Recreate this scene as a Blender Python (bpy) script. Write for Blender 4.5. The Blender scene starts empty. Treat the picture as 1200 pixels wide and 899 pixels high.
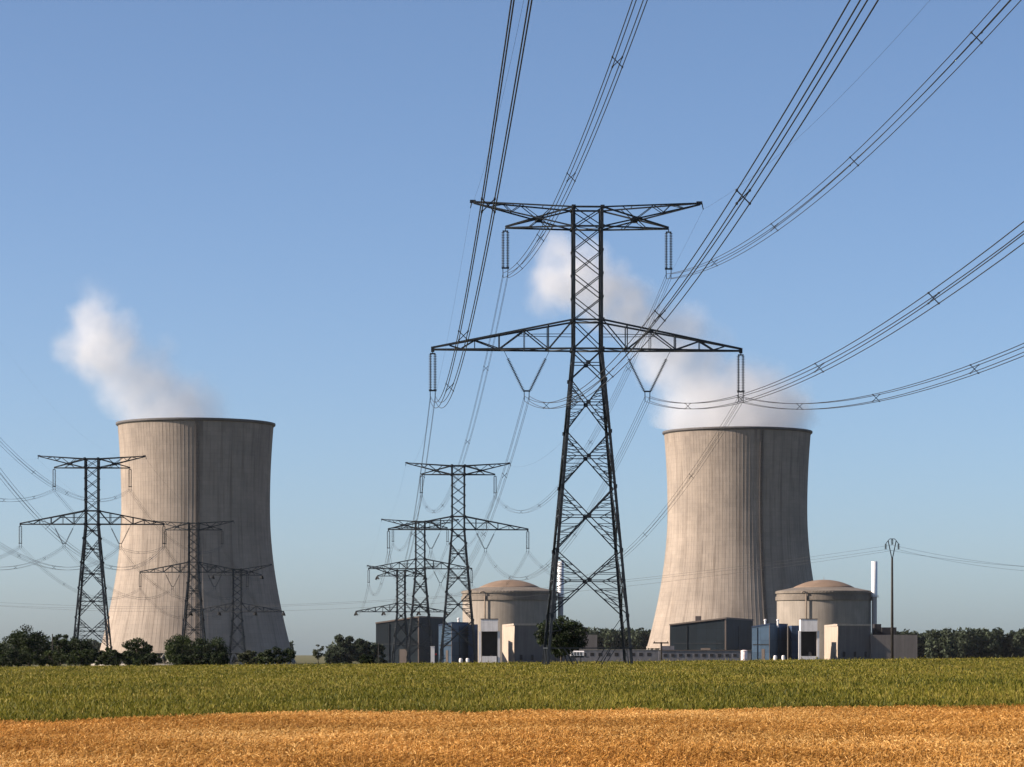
import bpy, bmesh, math, random
import numpy as np
from mathutils import Vector, Matrix

random.seed(7)
RNG = np.random.default_rng(11)
scene = bpy.context.scene
COL = scene.collection
F = 3530.0            # focal length in pixels of a 1200 px wide picture
HZ = 763.0            # row of the eye-level line
CAM_H = 2.3
FIELD_END = 440.0


def sstep(a, b, x):
    t = min(1.0, max(0.0, (x - a) / (b - a)))
    return t * t * (3 - 2 * t)


def g(x, y):
    """height of the terrain: a faint slope to the right, then a drop to the river plain"""
    return 0.009 * max(-450.0, min(450.0, x)) - 5.0 * sstep(530.0, 760.0, y)


def gnp(x, y):
    t = np.clip((y - 530.0) / 230.0, 0, 1)
    return 0.009 * np.clip(x, -450, 450) - 5.0 * (t * t * (3 - 2 * t))


def at(px, Y):
    return (px - 600.0) * Y / F


def zt(py, Y):
    return CAM_H + (HZ - py) * Y / F


# ------------------------------------------------------------------ materials
def new_mat(name):
    m = bpy.data.materials.new(name)
    m.use_nodes = True
    nt = m.node_tree
    b = nt.nodes.get('Principled BSDF')
    return m, nt, b


def ramp(nt, fac, stops):
    r = nt.nodes.new('ShaderNodeValToRGB')
    el = r.color_ramp.elements
    el[0].position, el[0].color = stops[0][0], (*stops[0][1], 1)
    el[1].position, el[1].color = stops[-1][0], (*stops[-1][1], 1)
    for p, c in stops[1:-1]:
        e = el.new(p)
        e.color = (*c, 1)
    nt.links.new(fac, r.inputs['Fac'])
    return r.outputs['Color']


def noise(nt, vec, scale, detail=4, rough=0.55, mapscale=None):
    if mapscale:
        mp = nt.nodes.new('ShaderNodeMapping')
        mp.inputs['Scale'].default_value = mapscale
        nt.links.new(vec, mp.inputs['Vector'])
        vec = mp.outputs['Vector']
    n = nt.nodes.new('ShaderNodeTexNoise')
    n.inputs['Scale'].default_value = scale
    n.inputs['Detail'].default_value = detail
    n.inputs['Roughness'].default_value = rough
    nt.links.new(vec, n.inputs['Vector'])
    return n.outputs['Fac']


def mixc(nt, mode, fac, a, b):
    m = nt.nodes.new('ShaderNodeMix')
    m.data_type = 'RGBA'
    m.blend_type = mode
    for sock, v in ((m.inputs[0], fac), (m.inputs[6], a), (m.inputs[7], b)):
        if isinstance(v, (int, float)):
            sock.default_value = v
        elif isinstance(v, tuple):
            sock.default_value = (*v, 1)
        else:
            nt.links.new(v, sock)
    return m.outputs[2]


def math_n(nt, op, a, b=None, clamp=False):
    m = nt.nodes.new('ShaderNodeMath')
    m.operation = op
    m.use_clamp = clamp
    for i, v in enumerate((a, b)):
        if v is None:
            continue
        if isinstance(v, (int, float)):
            m.inputs[i].default_value = v
        else:
            nt.links.new(v, m.inputs[i])
    return m.outputs[0]


def objcoord(nt):
    return nt.nodes.new('ShaderNodeTexCoord').outputs['Object']


def weathered(name, col, var=0.18, scale=0.25, rough=0.8, streak=True, metallic=0.0, spec=0.3):
    m, nt, b = new_mat(name)
    oc = objcoord(nt)
    n1 = noise(nt, oc, scale, 5, 0.6)
    lo = tuple(c * (1 - var) for c in col)
    hi = tuple(min(1, c * (1 + var)) for c in col)
    c = ramp(nt, n1, [(0.3, lo), (0.7, hi)])
    if streak:
        n2 = noise(nt, oc, 1.0, 3, 0.6, (0.9, 0.9, 0.05))
        c = mixc(nt, 'MULTIPLY', 0.6, c, ramp(nt, n2, [(0.35, (0.7, 0.7, 0.7)), (0.6, (1, 1, 1))]))
    nt.links.new(c, b.inputs['Base Color'])
    b.inputs['Roughness'].default_value = rough
    b.inputs['Metallic'].default_value = metallic
    b.inputs['Specular IOR Level'].default_value = spec
    return m


def cladding(name, col, pitch=3.0, rough=0.7, spec=0.15):
    """painted profiled sheet: vertical joints every few metres, each bay a little different"""
    m, nt, b = new_mat(name)
    oc = objcoord(nt)
    sep = nt.nodes.new('ShaderNodeSeparateXYZ')
    nt.links.new(oc, sep.inputs[0])
    u = math_n(nt, 'ADD', sep.outputs[0], math_n(nt, 'MULTIPLY', sep.outputs[1], 0.83))
    cmb = nt.nodes.new('ShaderNodeCombineXYZ')
    nt.links.new(u, cmb.inputs[0])
    nt.links.new(sep.outputs[2], cmb.inputs[1])
    br = nt.nodes.new('ShaderNodeTexBrick')
    br.offset = 0.0
    br.inputs['Color1'].default_value = (*[c * 0.82 for c in col], 1)
    br.inputs['Color2'].default_value = (*[c * 1.15 for c in col], 1)
    br.inputs['Mortar'].default_value = (*[c * 0.5 for c in col], 1)
    br.inputs['Scale'].default_value = 1.0
    br.inputs['Mortar Size'].default_value = 0.06
    br.inputs['Brick Width'].default_value = pitch
    br.inputs['Row Height'].default_value = 6.0
    nt.links.new(cmb.outputs[0], br.inputs['Vector'])
    n1 = noise(nt, oc, 0.12, 5, 0.6)
    c = mixc(nt, 'MULTIPLY', 0.8, br.outputs['Color'], ramp(nt, n1, [(0.3, (0.75, 0.75, 0.75)), (0.7, (1.1, 1.1, 1.1))]))
    nt.links.new(c, b.inputs['Base Color'])
    b.inputs['Roughness'].default_value = rough
    b.inputs['Specular IOR Level'].default_value = spec
    return m


def tower_concrete():
    m, nt, b = new_mat('cooling_tower_concrete')
    oc = objcoord(nt)
    sep = nt.nodes.new('ShaderNodeSeparateXYZ')
    nt.links.new(oc, sep.inputs[0])
    ang = math_n(nt, 'ARCTAN2', sep.outputs[1], sep.outputs[0])
    u = math_n(nt, 'MULTIPLY', ang, 54.0)
    cmb = nt.nodes.new('ShaderNodeCombineXYZ')
    nt.links.new(u, cmb.inputs[0])
    nt.links.new(sep.outputs[2], cmb.inputs[1])
    uv = cmb.outputs[0]
    base = ramp(nt, noise(nt, oc, 0.03, 6, 0.6), [(0.3, (0.235, 0.204, 0.177)), (0.7, (0.29, 0.254, 0.221))])
    # lifts and shutter joints left by the casting
    br = nt.nodes.new('ShaderNodeTexBrick')
    br.offset = 0.0
    br.inputs['Color1'].default_value = (0.92, 0.92, 0.92, 1)
    br.inputs['Color2'].default_value = (1.04, 1.04, 1.04, 1)
    br.inputs['Mortar'].default_value = (0.80, 0.80, 0.80, 1)
    br.inputs['Scale'].default_value = 1.0
    br.inputs['Mortar Size'].default_value = 0.10
    br.inputs['Brick Width'].default_value = 5.3
    br.inputs['Row Height'].default_value = 3.0
    nt.links.new(uv, br.inputs['Vector'])
    c = mixc(nt, 'MULTIPLY', 0.75, base, br.outputs['Color'])
    # long rain streaks running down the shell
    s1 = noise(nt, uv, 1.0, 4, 0.65, (0.22, 0.007, 1))
    c = mixc(nt, 'MULTIPLY', 0.55, c, ramp(nt, s1, [(0.34, (0.52, 0.49, 0.47)), (0.48, (0.95, 0.95, 0.95)), (0.7, (1.06, 1.05, 1.03))]))
    s2 = noise(nt, uv, 1.0, 3, 0.6, (0.5, 0.02, 1))
    c = mixc(nt, 'MULTIPLY', 0.4, c, ramp(nt, s2, [(0.34, (0.45, 0.42, 0.40)), (0.46, (1, 1, 1))]))
    s3 = noise(nt, uv, 1.0, 4, 0.6, (0.045, 0.05, 1))
    c = mixc(nt, 'MULTIPLY', 0.7, c, ramp(nt, s3, [(0.35, (0.80, 0.80, 0.80)), (0.6, (1.05, 1.04, 1.02))]))
    # patchy darkening towards the rim: the plume's shadow put into the colour
    zr = nt.nodes.new('ShaderNodeMapRange')
    zr.inputs['From Min'].default_value = 95
    zr.inputs['From Max'].default_value = 165
    nt.links.new(sep.outputs[2], zr.inputs['Value'])
    gn = noise(nt, uv, 1.0, 5, 0.65, (0.05, 0.018, 1))
    gm = math_n(nt, 'MULTIPLY', zr.outputs[0], ramp(nt, gn, [(0.42, (0, 0, 0)), (0.62, (1, 1, 1))]))
    c = mixc(nt, 'MIX', math_n(nt, 'MULTIPLY', gm, 0.45), c, (0.12, 0.104, 0.095))
    nt.links.new(c, b.inputs['Base Color'])
    b.inputs['Roughness'].default_value = 0.9
    b.inputs['Specular IOR Level'].default_value = 0.15
    return m


def foliage(name, dark, light, scale=0.9):
    m, nt, b = new_mat(name)
    att = nt.nodes.new('ShaderNodeAttribute')
    att.attribute_name = 'tint'
    c = ramp(nt, att.outputs['Fac'], [(0.0, dark), (1.0, light)])
    oc = objcoord(nt)
    c = mixc(nt, 'MULTIPLY', 0.7, c, ramp(nt, noise(nt, oc, scale, 3), [(0.3, (0.6, 0.65, 0.6)), (0.7, (1.15, 1.1, 1.0))]))
    nt.links.new(c, b.inputs['Base Color'])
    b.inputs['Roughness'].default_value = 0.7
    b.inputs['Specular IOR Level'].default_value = 0.2
    tr = nt.nodes.new('ShaderNodeBsdfTranslucent')
    nt.links.new(c, tr.inputs['Color'])
    mx = nt.nodes.new('ShaderNodeMixShader')
    mx.inputs[0].default_value = 0.25
    nt.links.new(b.outputs[0], mx.inputs[1])
    nt.links.new(tr.outputs[0], mx.inputs[2])
    nt.links.new(mx.outputs[0], nt.nodes['Material Output'].inputs['Surface'])
    return m


M = {}
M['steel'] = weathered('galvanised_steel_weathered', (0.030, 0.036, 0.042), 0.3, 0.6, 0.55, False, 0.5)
M['glass_insulator'] = weathered('insulator_glass', (0.016, 0.018, 0.021), 0.15, 2.0, 0.55, False, 0.0, 0.15)
M['cable'] = weathered('aluminium_cable', (0.022, 0.024, 0.028), 0.1, 0.5, 0.6, False, 0.2)
M['concrete'] = weathered('foundation_concrete', (0.24, 0.225, 0.20), 0.15, 0.8)
M['tower'] = tower_concrete()
M['rim'] = weathered('rim_dark_concrete', (0.085, 0.082, 0.085), 0.2, 0.1)
M['ladder'] = weathered('ladder_steel', (0.12, 0.105, 0.095), 0.2, 0.2)
M['reactor'] = weathered('reactor_concrete', (0.22, 0.198, 0.172), 0.15, 0.09, 0.85)
M['gallery'] = weathered('gallery_band', (0.15, 0.13, 0.11), 0.2, 0.12, 0.85)
M['dome'] = weathered('dome_membrane', (0.165, 0.118, 0.085), 0.22, 0.12, 0.8, False)
M['pipe'] = weathered('pipe_steel', (0.20, 0.16, 0.13), 0.15, 0.5)
M['turbine'] = cladding('turbine_hall_cladding', (0.014, 0.023, 0.032), 4.0)
M['roofing'] = weathered('roofing', (0.11, 0.09, 0.08), 0.2, 0.2, 0.8, False)
M['blue'] = cladding('blue_cladding', (0.060, 0.105, 0.165), 3.0)
M['blue_dark'] = cladding('dark_blue_cladding', (0.028, 0.050, 0.100), 3.0)
M['facade'] = weathered('grey_rendered_concrete', (0.125, 0.115, 0.112), 0.12, 0.1)
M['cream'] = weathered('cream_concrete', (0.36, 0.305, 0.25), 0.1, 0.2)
M['white'] = weathered('white_painted_panel', (0.62, 0.61, 0.62), 0.08, 0.3)
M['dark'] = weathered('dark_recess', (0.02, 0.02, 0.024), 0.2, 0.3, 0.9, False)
M['metal_light'] = weathered('stack_sheet_metal', (0.60, 0.62, 0.65), 0.05, 0.4, 0.4, False, 0.15)
M['metal_grey'] = weathered('stack_lower_grey', (0.30, 0.30, 0.32), 0.1, 0.3, 0.6)
M['wallgrey'] = weathered('boundary_wall_grey', (0.14, 0.14, 0.155), 0.15, 0.3)
M['wood'] = weathered('treated_timber', (0.022, 0.020, 0.018), 0.3, 0.7, 0.8)
M['bark'] = weathered('bark', (0.05, 0.04, 0.03), 0.3, 2.0, 0.9, False)
M['red'] = weathered('red_paint', (0.55, 0.03, 0.03), 0.1, 2.0, 0.5, False)
M['pink'] = weathered('pinkish_white_paint', (0.72, 0.60, 0.60), 0.08, 1.0, 0.6)
M['rubber'] = weathered('tyre_rubber', (0.02, 0.02, 0.02), 0.1, 2.0, 0.8, False)
M['leaf_dark'] = foliage('dark_foliage', (0.007, 0.013, 0.007), (0.030, 0.048, 0.016))
M['leaf_mid'] = foliage('mid_green_foliage', (0.010, 0.019, 0.007), (0.042, 0.062, 0.018))
M['leaf_far'] = foliage('hazed_foliage', (0.024, 0.036, 0.026), (0.055, 0.075, 0.045), 0.12)  # paler, bluer leaves: distance haze put into the colour
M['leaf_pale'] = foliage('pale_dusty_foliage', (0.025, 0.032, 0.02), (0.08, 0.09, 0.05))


# ------------------------------------------------------------------ mesh builder
class MB:
    def __init__(self):
        self.v, self.f, self.mi = [], [], []

    def add(self, vs, fs, mi=0):
        o = len(self.v)
        self.v.extend([tuple(p) for p in vs])
        self.f.extend([tuple(i + o for i in f) for f in fs])
        self.mi.extend([mi] * len(fs))

    def box(self, x0, x1, y0, y1, z0, z1, mi=0):
        self.add([(x0, y0, z0), (x1, y0, z0), (x1, y1, z0), (x0, y1, z0), (x0, y0, z1), (x1, y0, z1), (x1, y1, z1), (x0, y1, z1)],
                 [(3, 2, 1, 0), (4, 5, 6, 7), (0, 1, 5, 4), (1, 2, 6, 5), (2, 3, 7, 6), (3, 0, 4, 7)], mi)

    def bar(self, a, b, w, h=None, mi=0):
        a, b = Vector(a), Vector(b)
        d = (b - a)
        if d.length < 1e-6:
            return
        d.normalize()
        up = Vector((0, 0, 1)) if abs(d.z) < 0.9 else Vector((0, 1, 0))
        s = d.cross(up).normalized()
        t = s.cross(d)
        s = s * (w / 2)
        t = t * ((h or w) / 2)
        vs = [a - s - t, a + s - t, a + s + t, a - s + t, b - s - t, b + s - t, b + s + t, b - s + t]
        self.add(vs, [(3, 2, 1, 0), (4, 5, 6, 7), (0, 1, 5, 4), (1, 2, 6, 5), (2, 3, 7, 6), (3, 0, 4, 7)], mi)

    def angle(self, a, b, w, cx, cy):
        """L-section leg: two thin plates whose corner points outwards (cx, cy)"""
        a, b = Vector(a), Vector(b)
        t = w * 0.16
        for (ox, oy, sx, sy) in ((-cx * w / 2, 0, w, t), (0, -cy * w / 2, t, w)):
            vs = []
            for p in (a, b):
                for (ux, uy) in ((-1, -1), (1, -1), (1, 1), (-1, 1)):
                    vs.append((p.x + ox + ux * sx / 2, p.y + oy + uy * sy / 2, p.z))
            self.add(vs, [(3, 2, 1, 0), (4, 5, 6, 7), (0, 1, 5, 4), (1, 2, 6, 5), (2, 3, 7, 6), (3, 0, 4, 7)])

    def tube(self, pts, r, n=6, r_end=None):
        pts = [Vector(p) for p in pts]
        k = len(pts)
        rings = []
        for i, p in enumerate(pts):
            d = (pts[min(i + 1, k - 1)] - pts[max(i - 1, 0)]).normalized()
            up = Vector((0, 0, 1)) if abs(d.z) < 0.95 else Vector((0, 1, 0))
            s = d.cross(up).normalized()
            t = s.cross(d)
            rr = r if r_end is None else r + (r_end - r) * i / (k - 1)
            rings.append([p + (s * math.cos(a) + t * math.sin(a)) * rr for a in [2 * math.pi * j / n for j in range(n)]])
        vs = [q for ring in rings for q in ring]
        fs = []
        for i in range(k - 1):
            for j in range(n):
                j2 = (j + 1) % n
                fs.append((i * n + j, i * n + j2, (i + 1) * n + j2, (i + 1) * n + j))
        fs.append(tuple(range(n - 1, -1, -1)))
        fs.append(tuple((k - 1) * n + j for j in range(n)))
        self.add(vs, fs)

    def lathe(self, prof, n=48, axis=(0, 0), a0=0.0, a1=2 * math.pi, cap=False):
        full = abs(a1 - a0 - 2 * math.pi) < 1e-6
        m = n if full else n + 1
        vs = []
        for (r, z) in prof:
            for j in range(m):
                a = a0 + (a1 - a0) * j / n
                vs.append((axis[0] + r * math.cos(a), axis[1] + r * math.sin(a), z))
        fs = []
        for i in range(len(prof) - 1):
            for j in range(n):
                j2 = (j + 1) % m
                fs.append((i * m + j, i * m + j2, (i + 1) * m + j2, (i + 1) * m + j))
        if cap:
            fs.append(tuple(range(m - 1, -1, -1)))
            fs.append(tuple((len(prof) - 1) * m + j for j in range(m)))
        self.add(vs, fs)

    def mesh(self, name, mats, smooth=False):
        me = bpy.data.meshes.new(name)
        me.from_pydata(self.v, [], self.f)
        for m in (mats if isinstance(mats, (list, tuple)) else [mats]):
            me.materials.append(m)
        if any(self.mi):
            me.polygons.foreach_set('material_index', self.mi)
        if smooth:
            me.polygons.foreach_set('use_smooth', [True] * len(me.polygons))
        me.update()
        return me

    def build(self, name, mats, parent=None, smooth=False, loc=None):
        me = self.mesh(name, mats, smooth)
        return link(name, me, parent, loc)


def link(name, me, parent=None, loc=None, rot=None):
    o = bpy.data.objects.new(name, me)
    COL.objects.link(o)
    if parent:
        o.parent = parent
    if loc is not None:
        o.location = loc
    if rot is not None:
        o.rotation_euler = rot
    return o


def tag(o, label=None, cat=None, group=None, kind=None):
    if label:
        o['label'] = label
    if cat:
        o['category'] = cat
    if group:
        o['group'] = group
    if kind:
        o['kind'] = kind
    return o


def empty(name, loc, label, cat, group=None, rz=0.0):
    o = bpy.data.objects.new(name, None)
    o.empty_display_size = 1
    COL.objects.link(o)
    o.location = loc
    o.rotation_euler = (0, 0, rz)
    return tag(o, label, cat, group)


def np_mesh(name, verts, tris_per, mats, tint=None):
    """verts: (n, k, 3) array, each row one k-gon"""
    n, k, _ = verts.shape
    me = bpy.data.meshes.new(name)
    me.vertices.add(n * k)
    me.vertices.foreach_set('co', verts.reshape(-1).astype(np.float32))
    me.loops.add(n * k)
    me.loops.foreach_set('vertex_index', np.arange(n * k, dtype=np.int32))
    me.polygons.add(n)
    me.polygons.foreach_set('loop_start', np.arange(0, n * k, k, dtype=np.int32))
    me.polygons.foreach_set('loop_total', np.full(n, k, dtype=np.int32))
    for m in mats:
        me.materials.append(m)
    if tint is not None:
        a = me.attributes.new('tint', 'FLOAT', 'FACE')
        a.data.foreach_set('value', tint.astype(np.float32))
    me.update()
    return me


# ------------------------------------------------------------------ world, sun, camera
SUN_EL = math.radians(27)
sun_dir = Vector((-math.cos(SUN_EL) * math.cos(math.radians(7)), -math.cos(SUN_EL) * math.sin(math.radians(7)), math.sin(SUN_EL)))
w = bpy.data.worlds.new('World')
scene.world = w
w.use_nodes = True
wn = w.node_tree
bg = wn.nodes['Background']
sky = wn.nodes.new('ShaderNodeTexSky')
sky.sky_type = 'NISHITA'
sky.sun_disc = False
sky.sun_elevation = SUN_EL
sky.sun_rotation = math.atan2(sun_dir.x, sun_dir.y)
sky.air_density = 0.6
sky.dust_density = 1.0
sky.ozone_density = 3.0
wb = mixc(wn, 'MULTIPLY', 1.0, sky.outputs[0], (0.995, 1.0, 1.0))   # the camera's cool white balance
wn.links.new(wb, bg.inputs['Color'])
bg.inputs['Strength'].default_value = 0.068
sl = bpy.data.lights.new('sun', 'SUN')
sl.energy = 5.0
sl.angle = math.radians(0.53)
sl.color = (1.0, 0.83, 0.67)
so = bpy.data.objects.new('sun', sl)
COL.objects.link(so)
so.rotation_euler = sun_dir.to_track_quat('Z', 'Y').to_euler()
so.location = (-300, -50, 200)

cam = bpy.data.cameras.new('camera')
cam.sensor_fit = 'HORIZONTAL'
cam.sensor_width = 36
cam.lens = F / 1200 * 36
cam.shift_y = (HZ - 449.5) / 1200
cam.clip_start = 0.5
cam.clip_end = 40000
co = bpy.data.objects.new('camera', cam)
COL.objects.link(co)
co.location = (0, 0, CAM_H)
co.rotation_euler = (math.radians(90), 0, 0)
scene.camera = co
scene.view_settings.view_transform = 'Standard'
scene.view_settings.look = 'None'
scene.view_settings.gamma = 1
scene.view_settings.exposure = 1.2
scene.view_settings.use_curve_mapping = False
scene.cycles.use_denoising = True
scene.cycles.max_bounces = 6
scene.cycles.volume_bounces = 4
scene.cycles.transparent_max_bounces = 16
scene.cycles.use_adaptive_sampling = True
scene.cycles.adaptive_threshold = 0.015


# ------------------------------------------------------------------ terrain
def sheet(name, xs, ys, dz, mat, kind='structure', edge=None):
    X, Y = np.meshgrid(np.array(xs, float), np.array(ys, float))
    if edge is not None:
        X, Y = edge(X, Y)
    Z = gnp(X, Y) + dz
    ny, nx = X.shape
    vs = np.stack([X, Y, Z], -1).reshape(-1, 3).tolist()
    fs = [(j * nx + i, j * nx + i + 1, (j + 1) * nx + i + 1, (j + 1) * nx + i) for j in range(ny - 1) for i in range(nx - 1)]
    me = bpy.data.meshes.new(name)
    me.from_pydata(vs, [], fs)
    me.materials.append(mat)
    o = link(name, me)
    if kind:
        o['kind'] = kind
    return o


def ground_mat(name, a, b, s):
    m, nt, bs = new_mat(name)
    oc = objcoord(nt)
    c = ramp(nt, noise(nt, oc, s, 6, 0.6), [(0.3, a), (0.7, b)])
    c = mixc(nt, 'MULTIPLY', 0.6, c, ramp(nt, noise(nt, oc, s * 12, 4), [(0.3, (0.6, 0.6, 0.6)), (0.7, (1.1, 1.1, 1.1))]))
    nt.links.new(c, bs.inputs['Base Color'])
    bs.inputs['Roughness'].default_value = 0.95
    bs.inputs['Specular IOR Level'].default_value = 0.1
    return m


gm = ground_mat('rough_ground', (0.07, 0.075, 0.03), (0.13, 0.12, 0.06), 0.05)
fm = ground_mat('crop_field_soil', (0.06, 0.062, 0.012), (0.10, 0.095, 0.022), 0.08)
wm = ground_mat('wheat_field_soil', (0.26, 0.13, 0.045), (0.36, 0.19, 0.075), 0.4)


def grow(lo, hi, n, p):
    return [lo + (hi - lo) * (i / n) ** p for i in range(n + 1)]


gx = [-7000, -3500, -1500, -800] + list(range(-450, 451, 50)) + [800, 1500, 3500, 7000]
gy = [-600, -300, -100, 0, 100, 200, 300, 400, 500] + list(range(530, 770, 10)) + [800, 1000, 1500, 2500, 4000, 6000, 8000]
o = sheet('ground', gx, gy, 0.0, gm)


# where the ripe wheat stops and the green crop starts (distance as a function of x)
def edge_at(x):
    t = np.clip((x + 12.5) / 4.5, 0, 1)
    b = 79.5 + (t * t * (3 - 2 * t)) * 9.0
    return b + 0.7 * np.sin(x * 0.9) + 0.4 * np.sin(x * 2.3 + 1) + 0.2 * np.sin(x * 5.7) - 1.3 * np.exp(-((x - 5.5) / 1.8) ** 2)


xs_f = list(np.linspace(-420, -40, 20)) + list(np.linspace(-38, 38, 77)) + list(np.linspace(40, 420, 20))


def edge_green(X, Y):
    E = edge_at(X)
    t = (Y - 90.0) / (FIELD_END - 90.0)
    return X, E + t * (FIELD_END - E)


def edge_wheat(X, Y):
    E = edge_at(X)
    t = (Y + 60.0) / 150.0
    return X, -60 + t * (E + 60)


o = sheet('green_field', xs_f, list(np.linspace(90, FIELD_END, 40)), 0.02, fm, edge=edge_green)
o = sheet('wheat_field', xs_f, list(np.linspace(-60, 90, 40)), 0.012, wm, edge=edge_wheat)
pm = ground_mat('gravel_track_surface', (0.32, 0.29, 0.25), (0.42, 0.39, 0.34), 0.3)
o = sheet('track', list(np.linspace(-420, 420, 85)), [455, 458, 461], 0.03, pm)


def plant_mat(name, stops, tl=0.3, rough=0.65):
    m, nt, b = new_mat(name)
    att = nt.nodes.new('ShaderNodeAttribute')
    att.attribute_name = 'tint'
    c = ramp(nt, att.outputs['Fac'], stops)
    oc = objcoord(nt)
    big = noise(nt, oc, 0.09, 4, 0.6, (1.0, 0.35, 1))
    c = mixc(nt, 'MULTIPLY', 0.8, c, ramp(nt, big, [(0.32, (0.72, 0.74, 0.7)), (0.68, (1.18, 1.12, 1.0))]))
    nt.links.new(c, b.inputs['Base Color'])
    b.inputs['Roughness'].default_value = rough
    b.inputs['Specular IOR Level'].default_value = 0.2
    tr = nt.nodes.new('ShaderNodeBsdfTranslucent')
    nt.links.new(c, tr.inputs['Color'])
    mx = nt.nodes.new('ShaderNodeMixShader')
    mx.inputs[0].default_value = tl
    nt.links.new(b.outputs[0], mx.inputs[1])
    nt.links.new(tr.outputs[0], mx.inputs[2])
    nt.links.new(mx.outputs[0], nt.nodes['Material Output'].inputs['Surface'])
    return m


def scatter(y0, y1, n, margin=1.25):
    """n points spread evenly over the wedge the picture shows between two distances"""
    u = RNG.random(n)
    y = np.sqrt(y0 * y0 + u * (y1 * y1 - y0 * y0))
    x = (RNG.random(n) * 2 - 1) * y * 0.17 * margin
    return x, y


def lown(x, y, s, seed):
    r = np.random.default_rng(seed)
    v = np.zeros_like(x)
    for k in range(6):
        a = r.random() * 6.28
        f = s * (0.5 + r.random() * 1.6)
        v += np.sin((x * math.cos(a) + y * 0.6 * math.sin(a)) * f + r.random() * 6.28)
    return v / 6


# green crop: blades get broader with distance so that far ones still cover the soil
blades, tints = [], []
for (y0, y1, n, hh) in ((78, 100, 420000, 0.78), (100, 150, 460000, 0.80), (150, 260, 420000, 0.80), (260, FIELD_END + 1, 330000, 0.8)):
    x, y = scatter(y0, y1, n)
    ok = (y > edge_at(x) - 0.3 + 0.9 * RNG.random(len(x)) ** 2) & (y < FIELD_END + 0.6 * np.sin(x * 0.7) + 0.5)
    x, y = x[ok], y[ok]
    n = len(x)
    z = gnp(x, y)
    hv = hh * (0.66 + 0.34 * RNG.random(n)) * (1 + 0.12 * lown(x, y, 0.5, 3)) + 0.35 * (RNG.random(n) > 0.985)
    wd = np.maximum(0.007, y * 0.00010) * (0.7 + 0.8 * RNG.random(n))
    a = RNG.random(n) * 6.2832
    la = RNG.random(n) * 6.2832
    ll = hv * (0.04 + 0.20 * RNG.random(n))
    ax, ay = np.cos(a) * wd, np.sin(a) * wd
    head = RNG.random(n) < 0.72
    low = np.where(head, hv * (0.50 + 0.36 * RNG.random(n)), 0.0)
    lng = np.where(head, 0.10 + 0.13 * RNG.random(n), hv * 0.95)
    tilt = np.where(head, 0.15 + 1.1 * RNG.random(n), 0.05 + 0.2 * RNG.random(n))
    fat = np.where(head, 1.5, 0.9)
    ox, oy, oz = np.cos(la) * np.sin(tilt) * lng, np.sin(la) * np.sin(tilt) * lng, np.cos(tilt) * lng
    ax, ay = ax * fat, ay * fat
    v = np.zeros((n, 4, 3))
    v[:, 0] = np.stack([x, y, z + low], 1)
    v[:, 1] = np.stack([x + ox * 0.5 + ax, y + oy * 0.5 + ay, z + low + oz * 0.55], 1)
    v[:, 2] = np.stack([x + ox, y + oy, z + low + oz], 1)
    v[:, 3] = np.stack([x + ox * 0.5 - ax, y + oy * 0.5 - ay, z + low + oz * 0.55], 1)
    blades.append(v)
    tints.append(np.clip(0.5 + 0.45 * lown(x, y, 0.25, 9) + 0.32 * RNG.standard_normal(n) + 0.15 * np.clip((y - 90) / 60, 0, 1), 0, 1))
cm = plant_mat('green_crop_leaf', [(0.0, (0.040, 0.052, 0.006)), (0.45, (0.110, 0.113, 0.010)), (0.8, (0.18, 0.164, 0.020)), (1.0, (0.22, 0.18, 0.04))])
me = np_mesh('green_crop', np.concatenate(blades), 4, [cm], np.concatenate(tints))
o = link('green_crop', me)
tag(o, 'tall green crop with yellowish seed heads covering the middle field', 'crop', kind='stuff')

# ripe wheat: stalk, leaf and a nodding ear each
x, y = scatter(40, 91, 190000)
ok = y < edge_at(x) + 0.5 - 0.9 * RNG.random(len(x)) ** 2
x, y = x[ok], y[ok]
n = len(x)
z = gnp(x, y)
hv = 0.46 + 0.12 * RNG.random(n) + 0.08 * lown(x, y, 1.1, 5)
la = RNG.random(n) * 2.6 - 0.4
ll = 0.05 + 0.16 * RNG.random(n)
tx, ty, tz = x + np.cos(la) * ll, y + np.sin(la) * ll, z + hv
a = RNG.random(n) * 6.2832
st = np.zeros((n, 4, 3))
sx, sy = np.cos(a) * 0.006, np.sin(a) * 0.006
st[:, 0] = np.stack([x - sx, y - sy, z], 1)
st[:, 1] = np.stack([x + sx, y + sy, z], 1)
st[:, 2] = np.stack([tx + sx, ty + sy, tz], 1)
st[:, 3] = np.stack([tx - sx, ty - sy, tz], 1)
el = 0.09 + 0.05 * RNG.random(n)
dr = -0.5 + 1.1 * RNG.random(n)
hx, hy, hz = np.cos(la) * np.cos(dr), np.sin(la) * np.cos(dr), np.sin(dr)
ew = 0.013 + 0.008 * RNG.random(n)
ears = []
for da in (0.0, 1.5708):
    px_, py_ = np.cos(a + da) * ew, np.sin(a + da) * ew
    e = np.zeros((n, 4, 3))
    e[:, 0] = np.stack([tx, ty, tz], 1)
    e[:, 1] = np.stack([tx + hx * el * 0.45 + px_, ty + hy * el * 0.45 + py_, tz + hz * el * 0.45], 1)
    e[:, 2] = np.stack([tx + hx * el, ty + hy * el, tz + hz * el], 1)
    e[:, 3] = np.stack([tx + hx * el * 0.45 - px_, ty + hy * el * 0.45 - py_, tz + hz * el * 0.45 + 0.004], 1)
    ears.append(e)
lf = np.zeros((n, 4, 3))
lb = RNG.random(n) * 6.2832
lh = hv * (0.35 + 0.4 * RNG.random(n))
lx, ly = np.cos(lb), np.sin(lb)
lf[:, 0] = np.stack([x, y, z + lh], 1)
lf[:, 1] = np.stack([x + lx * 0.09 - ly * 0.009, y + ly * 0.09 + lx * 0.009, z + lh + 0.05], 1)
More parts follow.
